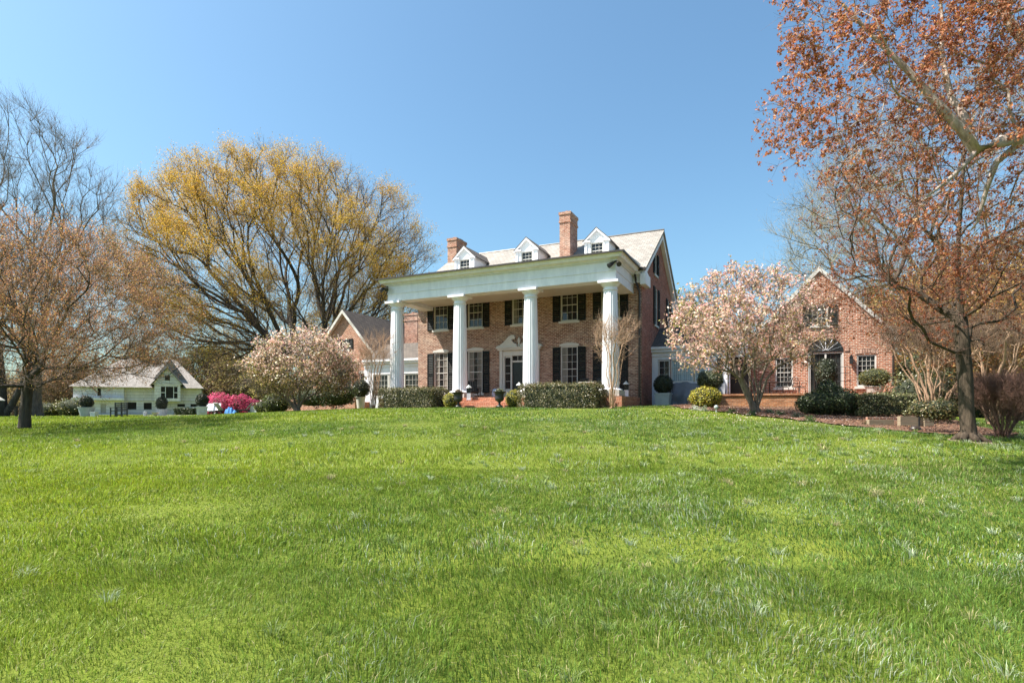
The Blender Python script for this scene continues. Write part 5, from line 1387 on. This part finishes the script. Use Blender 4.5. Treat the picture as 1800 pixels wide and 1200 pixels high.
def planter_ball(loc, w, h, r, label, pm, rz=HA, seed=160, emblem=False, round_=False, stretch=1.0):
    p = empty('potted_topiary', loc, label, 'topiary', None, rz)
    m = MB()
    if round_: m.lathe([(w*.36,0),(w*.5,h*.92),(w*.54,h*.93),(w*.54,h),(w*.46,h),(w*.44,h*.93)], 20)
    else: m.taper(-w*.42, w*.42, -w*.42, w*.42, 0, h*.9, w*.07).box(-w*.53, w*.53, -w*.53, w*.53, h*.903, h)
    if emblem: m.tube([(-.16,-w*.5,h*.68),(-.16,-w*.49,h*.38),(.16,-w*.49,h*.38),(.16,-w*.5,h*.68)], .035, 6).box(-w*.48, w*.48, -w*.5, w*.5, 0, h*.08)
    m.build('planter', pm, p)
    cloud('foliage', [('ell', 0, 0, h+r*.86*stretch, r, r, r*stretch)], int(2600+1400*r), .018+.012*r, .04+.02*r, [(0.018,0.026,0.012),(0.03,0.04,0.018),(0.05,0.055,0.028)], [3,2,1], seed, p, rough=.08)
    MB().tube([(0,0,h*.8),(0,0,h+r*.4)], .04, 8).build('stem', M['bark_brown'], p)
    return p
zp = lambda v: float(gz(v.x, v.y)[0])
v = H(7.9, .9); v.z = zp(v); planter_ball(v, .78, .72, .52, 'square pale blue grey planter with dark ball bush at the right corner of the house', M['lead'], seed=161)
v = G(634, 38.0, .0); planter_ball(v, .62, .85, .6, 'tall tapered terracotta pot with dark ball bush left of the left bare myrtle', M['trim'], seed=162, round_=True)
v = H(17.55, 2.2, .70); v = Vector(v); planter_ball(v, .8, .42, .62, 'low stone bowl with wide clipped green dome on the terrace below the right window', M['stone'], seed=163, round_=True, stretch=.72)
bush = [o for o in bpy.data.objects if o.name.startswith('potted_topiary')][-1]
for c in bush.children:
    if c.name.startswith('foliage'):
        bpy.data.objects.remove(c)
cloud('foliage', [('ell', 0, 0, .82, .68, .6, .45)], 4600, .018, .04, [(0.10,0.105,0.025),(0.15,0.14,0.04),(0.06,0.07,0.02)], [2,2,2], 164, bush, rough=.08)
v = H(15.55, 2.6, .70); planter_ball(Vector(v), .6, .5, .5, 'dark egg shaped topiary in front of the arched garden door', M['black'], seed=165, round_=True, stretch=1.5)
v = G(152, 41.0); planter_ball(v, 1.0, .7, .44, 'blue grey round planter with dark ball bush nearest the left end of the barn', M['lead'], 0, 166, round_=True)
v = G(284.5, 44.0); planter_ball(v, .85, .55, .42, 'blue grey round planter with pointed dark bush below the barn loading bay', M['lead'], 0, 167, round_=True, stretch=1.25)
v = G(355, 40.0); planter_ball(v, .72, .66, .42, 'grey box planter with raised ring emblem and dark bush beside the sun loungers', M['pale_planter'], .5, 168, emblem=True, stretch=1.15)

# dark cover draped over stored furniture
g_ = np.random.default_rng(3)
u_, v_ = np.meshgrid(np.linspace(0, 1, 46), np.linspace(0, 1, 36))
X = -1.35+2.7*u_; 
topz = 1.28-.18*np.abs(u_-.35)+.05*np.sin(u_*9)
d_ = 0.15+v_*0.7+0.10*np.sin(u_*17+v_*4)*v_+.12*np.sin((u_-.4)*7)*np.sin(v_*9)*v_
Zc = topz*(1-v_**1.15)+.02*np.sin(u_*31)
Y = 0.5-d_
top = np.c_[X.ravel(), Y.ravel(), Zc.ravel()]
back = np.c_[X.ravel(), np.full(X.size, .55), Zc.ravel()]
n_ = X.size; k_ = 46
i, j = np.meshgrid(np.arange(45), np.arange(35)); q = (j*k_+i).ravel()
Qf = np.stack([q, q+k_, q+k_+1, q+1], -1)
edge = np.arange(45); Qt = np.stack([edge, edge+1, edge+1+n_, edge+n_], -1)
o = np_mesh('furniture_cover', np.r_[top, back], np.r_[Qf, Qt, Qf[:, ::-1]+n_], [M['tarp']], smooth=True)
cv = H(9.55, 1.55); cv.z = zp(cv); o.location = cv; o.rotation_euler = (0, 0, HA); tag(o, 'dark grey cloth cover draped over stored furniture below the hyphen window', 'cover')

# iron garden chairs on the right terrace
def iron_chair(loc, rz, label):
    a = empty('iron_chair', loc, label, 'chair', 'black iron chairs on the right terrace', rz)
    m = MB(); m.lathe([(.24,.42),(.25,.44),(.24,.45)], 16); m.build('seat', M['black'], a)
    for sx in (-1, 1):
        for sy in (-1, 1): MB().tube([(sx*.18, sy*.18, .42), (sx*.2, sy*.2, .2), (sx*.25, sy*.25, 0)], .016, 6).build('leg', M['black'], a)
        MB().tube([(sx*.24, .2, .44), (sx*.27, .1, .66), (sx*.27, -.18, .66), (sx*.22, -.2, .44)], .016, 6).build('armrest', M['black'], a)
    b = MB(); b.tube([(-.2,.22,.44),(-.24,.26,.7),(-.15,.29,.9),(0,.3,.96),(.15,.29,.9),(.24,.26,.7),(.2,.22,.44)], .018, 6)
    for x in (-.12, -.04, .04, .12): b.tube([(x,.23,.45),(x*1.2,.28,.9)], .01, 5)
    b.build('backrest', M['black'], a)
    return a
i0 = iron_chair(H(12.55, 2.2, .70), HA+.9, 'black iron chair left of the terrace window')
copy_tree(i0, H(13.6, 2.0, .70), HA-.9, 'black iron chair below the terrace window')
copy_tree(i0, H(14.35, 2.5, .70), HA+2.4, 'black iron chair nearest the arched garden door')
tb = empty('iron_table', H(13.0, 1.7, .70), 'black iron table among the terrace chairs', 'table')
MB().lathe([(.42,.66),(.43,.68),(.42,.69)], 20).build('tabletop', M['black'], tb)
MB().tube([(0,0,.0),(0,0,.66)], .03, 8).tube([(-.3,0,.02),(.3,0,.02)], .02, 6).tube([(0,-.3,.02),(0,.3,.02)], .02, 6).build('leg', M['black'], tb)
tr = empty('trellis', H(16.25, 2.3, .70), 'black iron trellis beside the arched garden door', 'trellis', rz=HA)
m = MB()
for k in range(4): m.tube([(-.3+k*.2,0,0),(-.3+k*.2,0,1.4)], .014, 5)
for z in (.3, .7, 1.1, 1.4): m.tube([(-.32,0,z),(.32,0,z)], .012, 5)
m.build('frame', M['black'], tr)

# ------------------------------------------------------------------ furniture on the far lawn
def slat_chair(loc, rz, label, w=.62, h=1.02, group='dark wooden chairs on the far lawn'):
    a = empty('lawn_chair', loc, label, 'chair', group, rz)
    for sx in (-1, 1):
        MB().box(sx*w/2-.03, sx*w/2+.03, -.03, .03, 0, h).build('leg', M['black'], a)
        MB().box(sx*w/2-.03, sx*w/2+.03, -.58, -.52, 0, .62).build('leg', M['black'], a)
        MB().box(sx*w/2-.04, sx*w/2+.04, -.62, -.031, .623, .66).build('armrest', M['black'], a)
    m = MB()
    for k in range(4): m.box(-w/2+.031, w/2-.031, -.018, .018, h-.12-k*.14, h-.03-k*.14)
    m.build('backrest', M['black'], a)
    m = MB().box(-w/2+.031, w/2-.031, -.56, .02, .4, .45).box(-w/2+.031, w/2-.031, -.015, .015, .14, .2); m.build('seat', M['black'], a)
    return a
c0 = slat_chair(G(208, 39.5), .12, 'left one of the two tall dark slat back chairs before the barn', .40)
copy_tree(c0, G(218.5, 39.7), .02, 'right one of the two tall dark slat back chairs before the barn')
copy_tree(c0, G(23, 40), 1.4, 'low dark wooden chair at the left edge by the lamp post', (1.35, 1, .78))
lp = empty('lamp_post', G(-1, 39.5), 'dark lantern post with pale cap at the left edge', 'lamp post')
MB().box(-.16, .16, -.16, .16, 0, 1.15).build('post', M['black'], lp); MB().lathe([(.4,1.15),(.4,1.2),(.14,1.36),(.04,1.42)], 4).build('cap', M['stone'], lp)
def lounger(loc, rz, label, mat, group='sun loungers by the pool'):
    a = empty('sun_lounger', loc, label, 'sun lounger', group, rz)
    MB().add([(-.28,.3,.36),(.28,.3,.36),(.28,.75,.92),(-.28,.75,.92),(-.28,.34,.32),(.28,.34,.32),(.28,.79,.88),(-.28,.79,.88)],
        [(0,1,2,3),(7,6,5,4),(0,4,5,1),(1,5,6,2),(2,6,7,3),(3,7,4,0)]).build('backrest', mat, a)
    MB().box(-.28, .28, -1.0, .3, .32, .37).build('seat', mat, a)
    m = MB().box(-.3, -.281, -1.0, .6, .28, .36).box(.281, .3, -1.0, .6, .28, .36); m.build('frame', M['black'], a)
    for sx in (-1, 1):
        for y in (-.9, .5): MB().box(sx*.27-.025, sx*.27+.025, y-.025, y+.025, 0, .3).build('leg', M['black'], a)
    MB().lathe([(.02,-.03),(.1,-.03),(.1,.03),(.02,.03)], 14, (0,0,0)).build('wheel', M['greyweave'], a).rotation_euler = (0, math.pi/2, 0)
    a.children[-1].location = (.31, .55, .1)
    return a
l0 = lounger(G(366, 43), .35, 'white sun lounger with raised back nearest the box planter', M['lounge'])
copy_tree(l0, G(379, 43.3), .35, 'white sun lounger with raised back right of the first white one')
l1 = lounger(G(396, 42.5), 2.6, 'grey sun lounger with its back towards the lawn left of the blue towel', M['greyweave'])
copy_tree(l1, G(424, 42.5), -1.2, 'grey sun lounger right of the blue towel')
g_ = np.random.default_rng(8); u_, v_ = np.meshgrid(np.linspace(0, 1, 20), np.linspace(0, 1, 14))
zz = .55*np.sin(math.pi*v_**.8)*(.75+.25*np.sin(u_*5))+.05*np.sin(u_*21+v_*8); X = -.36+.72*u_; Y = -.45+.9*v_
i, j = np.meshgrid(np.arange(19), np.arange(13)); q = (j*20+i).ravel()
o = np_mesh('beach_towel', np.c_[X.ravel(), Y.ravel(), np.maximum(zz, .02).ravel()], np.stack([q, q+1, q+21, q+20], -1), [M['blue_cloth']], smooth=True)
o.location = G(408, 42.0); tag(o, 'bright blue towel heaped over a seat between the grey loungers', 'towel')
fe = empty('picket_fence', G(449, 42.5), 'short grey picket fence right of the sun loungers', 'fence', rz=-.2)
m = MB()
for k in range(9): m.prism([(-.45+k*.112, 0), (-.38+k*.112, 0), (-.38+k*.112, .58), (-.415+k*.112, .64), (-.45+k*.112, .58)], -.012, .012)
m.build('picket', M['pale_planter'], fe); MB().box(-.47, .54, .013, .04, .15, .21).box(-.47, .54, .013, .04, .45, .51).build('rail', M['pale_planter'], fe)
bw = MB().lathe([(.12,0),(.1,.05),(.16,.1),(.26,.24),(.27,.27),(.2,.26)], 16).build('stone_bowl', M['stone']); bw.location = G(273, 41.5, .04); tag(bw, 'low stone bowl on the patio edge before the barn', 'bowl')
bw = MB().lathe([(.11,0),(.11,.2),(.13,.22),(.13,.3),(.05,.34)], 12).build('patio_light', M['lead']); bw.location = G(255, 42.5, .05); tag(bw, 'small pale blue canister on the patio left of the stone bowl', 'canister')
bw = MB().taper(-.16, .16, -.16, .16, 0, .3, .02).box(-.19, .19, -.19, .19, .303, .35).build('stone_box', M['pale_planter']); bw.location = G(165.5, 40.5); tag(bw, 'small pale stone box beside the left round planter', 'box')

# ------------------------------------------------------------------ grass blades over the lawn
def grass():
    g = np.random.default_rng(77)
    Vs, Qs, Cs = [], [], []; nv = 0
    for d0, d1, dens, h0, h1, w0, segs in ((1.2, 5.0, 5600, .038, .088, .0045, 2), (5.0, 10, 2800, .036, .086, .0075, 2), (10, 19, 900, .035, .085, .013, 1), (19, 33, 260, .03, .075, .028, 1), (33, 52, 60, .05, .10, .06, 1)):
        ex = 4.5 if d1 <= 10 else 3.0
        area = 1.1*(d1*d1-d0*d0)+2*ex*(d1-d0); n = int(area*dens)
        y = np.sqrt(g.uniform(d0*d0, d1*d1, n)); x = g.uniform(-1, 1, n)*(y*1.08+ex)
        if d0 >= 33: x = np.where(x > -3, -np.abs(x)-3, x)
        # clumping
        cl = vnoise(x, y, .22, 1)*.6+vnoise(x, y, .07, 2)*.4
        keep = g.random(n) < .45+.9*cl
        hx, hy = to_house(x, y)
        keep &= ~((hx > -20.6) & (hx < 19.2) & (hy > 0.7)) & ~((hx > -6.9) & (hx < 7.0) & (hy > -3.95)) & ~((np.abs(hx) < 1.65) & (hy > -5.35))
        keep &= ~in_poly(x, y, BED) & ~in_poly(x, y, PATIO) & (np.hypot(x-10.44, y-12.85) > .62+.3*g.random(n)) & ~((hx > 11) & (hy > -1.5))
        x, y = x[keep], y[keep]; n = len(x)
        z = gz(x, y)
        big = vnoise(x, y, 1.3, 4); mid = vnoise(x, y, .35, 5); huge = vnoise(x, y, 5.0, 6)
        hgt = g.uniform(h0, h1, n)*(.55+.8*big)*(.75+.5*mid)
        tall = g.random(n) < .012; hgt[tall] *= 1.7
        a = g.uniform(0, 2*math.pi, n); side = np.c_[np.cos(a), np.sin(a), np.zeros(n)]
        wind = vnoise(x, y, .5, 7)*6.28*1.5; la = wind+g.normal(size=n)*.9
        lean = np.c_[np.cos(la), np.sin(la), np.zeros(n)]; lk = np.abs(g.normal(.45, .3, n))
        base = np.c_[x, y, z-.006]; wd = w0*g.uniform(.6, 1.35, n)
        s = side*wd[:, None]*.5
        midp = base+lean*(hgt*lk*.3)[:, None]+np.c_[np.zeros((n, 2)), hgt*.6]
        tip = base+lean*(hgt*lk)[:, None]+np.c_[np.zeros((n, 2)), hgt*np.maximum(.35, 1-.28*lk)]
        # colours: fresh green to yellow green, straw blades more to the right and in patches
        yel = np.clip(.25+.75*(huge-.35)*1.4+.25*(mid-.5)-.55*(x/np.maximum(y, 3)+.05), 0, 1)  # yellower left, duller right: partly the sun's angle, put into blade colour
        ca = np.array([.105, .180, .033]); cb = np.array([.235, .298, .027])
        c = ca+(cb-ca)*yel[:, None]
        c *= np.exp(g.normal(size=(n, 1))*.3)*.97*(1+g.normal(size=(n, 3))*.07)
        straw = g.random(n) < (.025+.13*np.clip(x/np.maximum(y, 2)+.15, 0, 1.2)*np.clip(vnoise(x, y, 1.9, 9)*1.8-.3, 0, 1.3))
        c[straw] = np.array([.44, .38, .2])*(1+g.normal(size=(straw.sum(), 1))*.2)
        pale = g.random(n) < .1*np.clip(.35+1.1*(x/np.maximum(y, 2)+.35), .15, 1.3)*np.clip(vnoise(x, y, .8, 10)*2.6-1.0, 0, 1.5)  # pale blades, denser to the right: partly reflective sheen painted as colour
        c[pale] = np.array([.44, .50, .38])*(1+g.normal(size=(pale.sum(), 1))*.15)
        c = np.clip(c, .01, .8)
        if segs == 2:
            V_ = np.stack([base-s, base+s, midp+s*.8, midp-s*.8, tip+s*.12, tip-s*.12], 1).reshape(-1, 3)
            k = np.arange(n)[:, None]*6; Q_ = np.concatenate([k+np.array([0, 1, 2, 3]), k+np.array([3, 2, 4, 5])])
            C_ = np.repeat(c, 6, 0); 
        else:
            V_ = np.stack([base-s, base+s, tip+s*.25, tip-s*.25], 1).reshape(-1, 3)
            Q_ = np.arange(n)[:, None]*4+np.arange(4)[None]; C_ = np.repeat(c, 4, 0)
        Vs.append(V_); Qs.append(Q_+nv); Cs.append(C_); nv += len(V_)
    # coarse tufts of taller, paler grass
    nt_ = 1000; y = np.sqrt(g.uniform(2.2**2, 17**2, nt_)); x = g.uniform(-1, 1, nt_)*y
    k = g.random(nt_) < np.clip(.3+.8*(x/y+.3), .12, 1); x, y = x[k], y[k]
    hx, hy = to_house(x, y); k = ~in_poly(x, y, BED) & (hy < -6); x, y = x[k], y[k]
    m_ = 34; s_ = np.repeat(np.arange(len(x)), m_); n = len(s_); rr = np.abs(g.normal(size=n))*.035; th = g.uniform(0, 6.283, n)
    bx, by_ = x[s_]+rr*np.cos(th), y[s_]+rr*np.sin(th); out = np.c_[np.cos(th), np.sin(th), np.zeros(n)]
    base = np.c_[bx, by_, gz(bx, by_)-.006]; hgt = g.uniform(.05, .115, n)*g.uniform(.75, 1.25, len(x))[s_]; wd = np.maximum(.005, .0011*by_)*g.uniform(.7, 1.3, n)
    a = g.uniform(0, 6.283, n); s = np.c_[np.cos(a), np.sin(a), np.zeros(n)]*wd[:, None]*.5; lk = g.uniform(.25, 1.0, n)
    midp = base+out*(hgt*lk*.35)[:, None]+np.c_[np.zeros((n, 2)), hgt*.6]; tip = base+out*(hgt*lk)[:, None]+np.c_[np.zeros((n, 2)), hgt*(1-.35*lk)]
    pal_ = np.array([[.17,.25,.06],[.26,.33,.13],[.36,.42,.27],[.40,.36,.19]]); ck = g.choice(4, len(x), p=[.4,.33,.15,.12])
    c = np.clip(pal_[ck][s_]*np.exp(g.normal(size=(n, 1))*.22), .01, .8)
    Vs.append(np.stack([base-s, base+s, midp+s*.8, midp-s*.8, tip+s*.12, tip-s*.12], 1).reshape(-1, 3)); k = np.arange(n)[:, None]*6
    Qs.append(np.concatenate([k+np.array([0, 1, 2, 3]), k+np.array([3, 2, 4, 5])])+nv); Cs.append(np.repeat(c, 6, 0)); nv += n*6
    o = np_mesh('grass', np.concatenate(Vs), np.concatenate(Qs), [M['blade']], None, np.concatenate(Cs))
    tag(o, 'short bright green lawn grass with pale and straw coloured blades', 'grass', kind='stuff')
grass()

# fallen petals, leaves and bark chips
def litter():
    g = np.random.default_rng(12); n = 26000
    x = g.uniform(5.5, 18.5, n); y = g.uniform(13.5, 26.5, n); inb = in_poly(x, y, BED)
    k = inb | ((g.random(n) < .07) & (np.hypot(x-9.3, y-20.5) < 4.2)); x, y, inb = x[k], y[k], inb[k]; n = len(x)
    c = np.c_[x, y, gz(x, y)+np.where(inb, .06, .07)+g.random(n)*.02]
    nr = unit(np.c_[g.normal(size=(n, 2))*.5, np.ones(n)])
    V_, Q_ = leaf_arrays(c, g.uniform(.012, .035, n), g, .5, nr)
    pet = (np.hypot(x-9.3, y-21.3) < 3.2) & (g.random(n) < .13) | ~inb
    col = palette(n, [(.20,.10,.06),(.12,.06,.04),(.28,.17,.1),(.07,.04,.03),(.33,.2,.13)], [3,3,2,2,1], g, .25)
    col[pet] = np.array([.75,.6,.56])*(1+g.normal(size=(pet.sum(), 1))*.12)
    o = np_mesh('leaf_litter', V_, Q_, [M['leaf']], None, np.repeat(np.clip(col, .01, .9), 4, 0))
    tag(o, 'scattered bark chips, dead leaves and fallen pink petals on the mulch bed', 'leaf litter', kind='stuff')
litter()
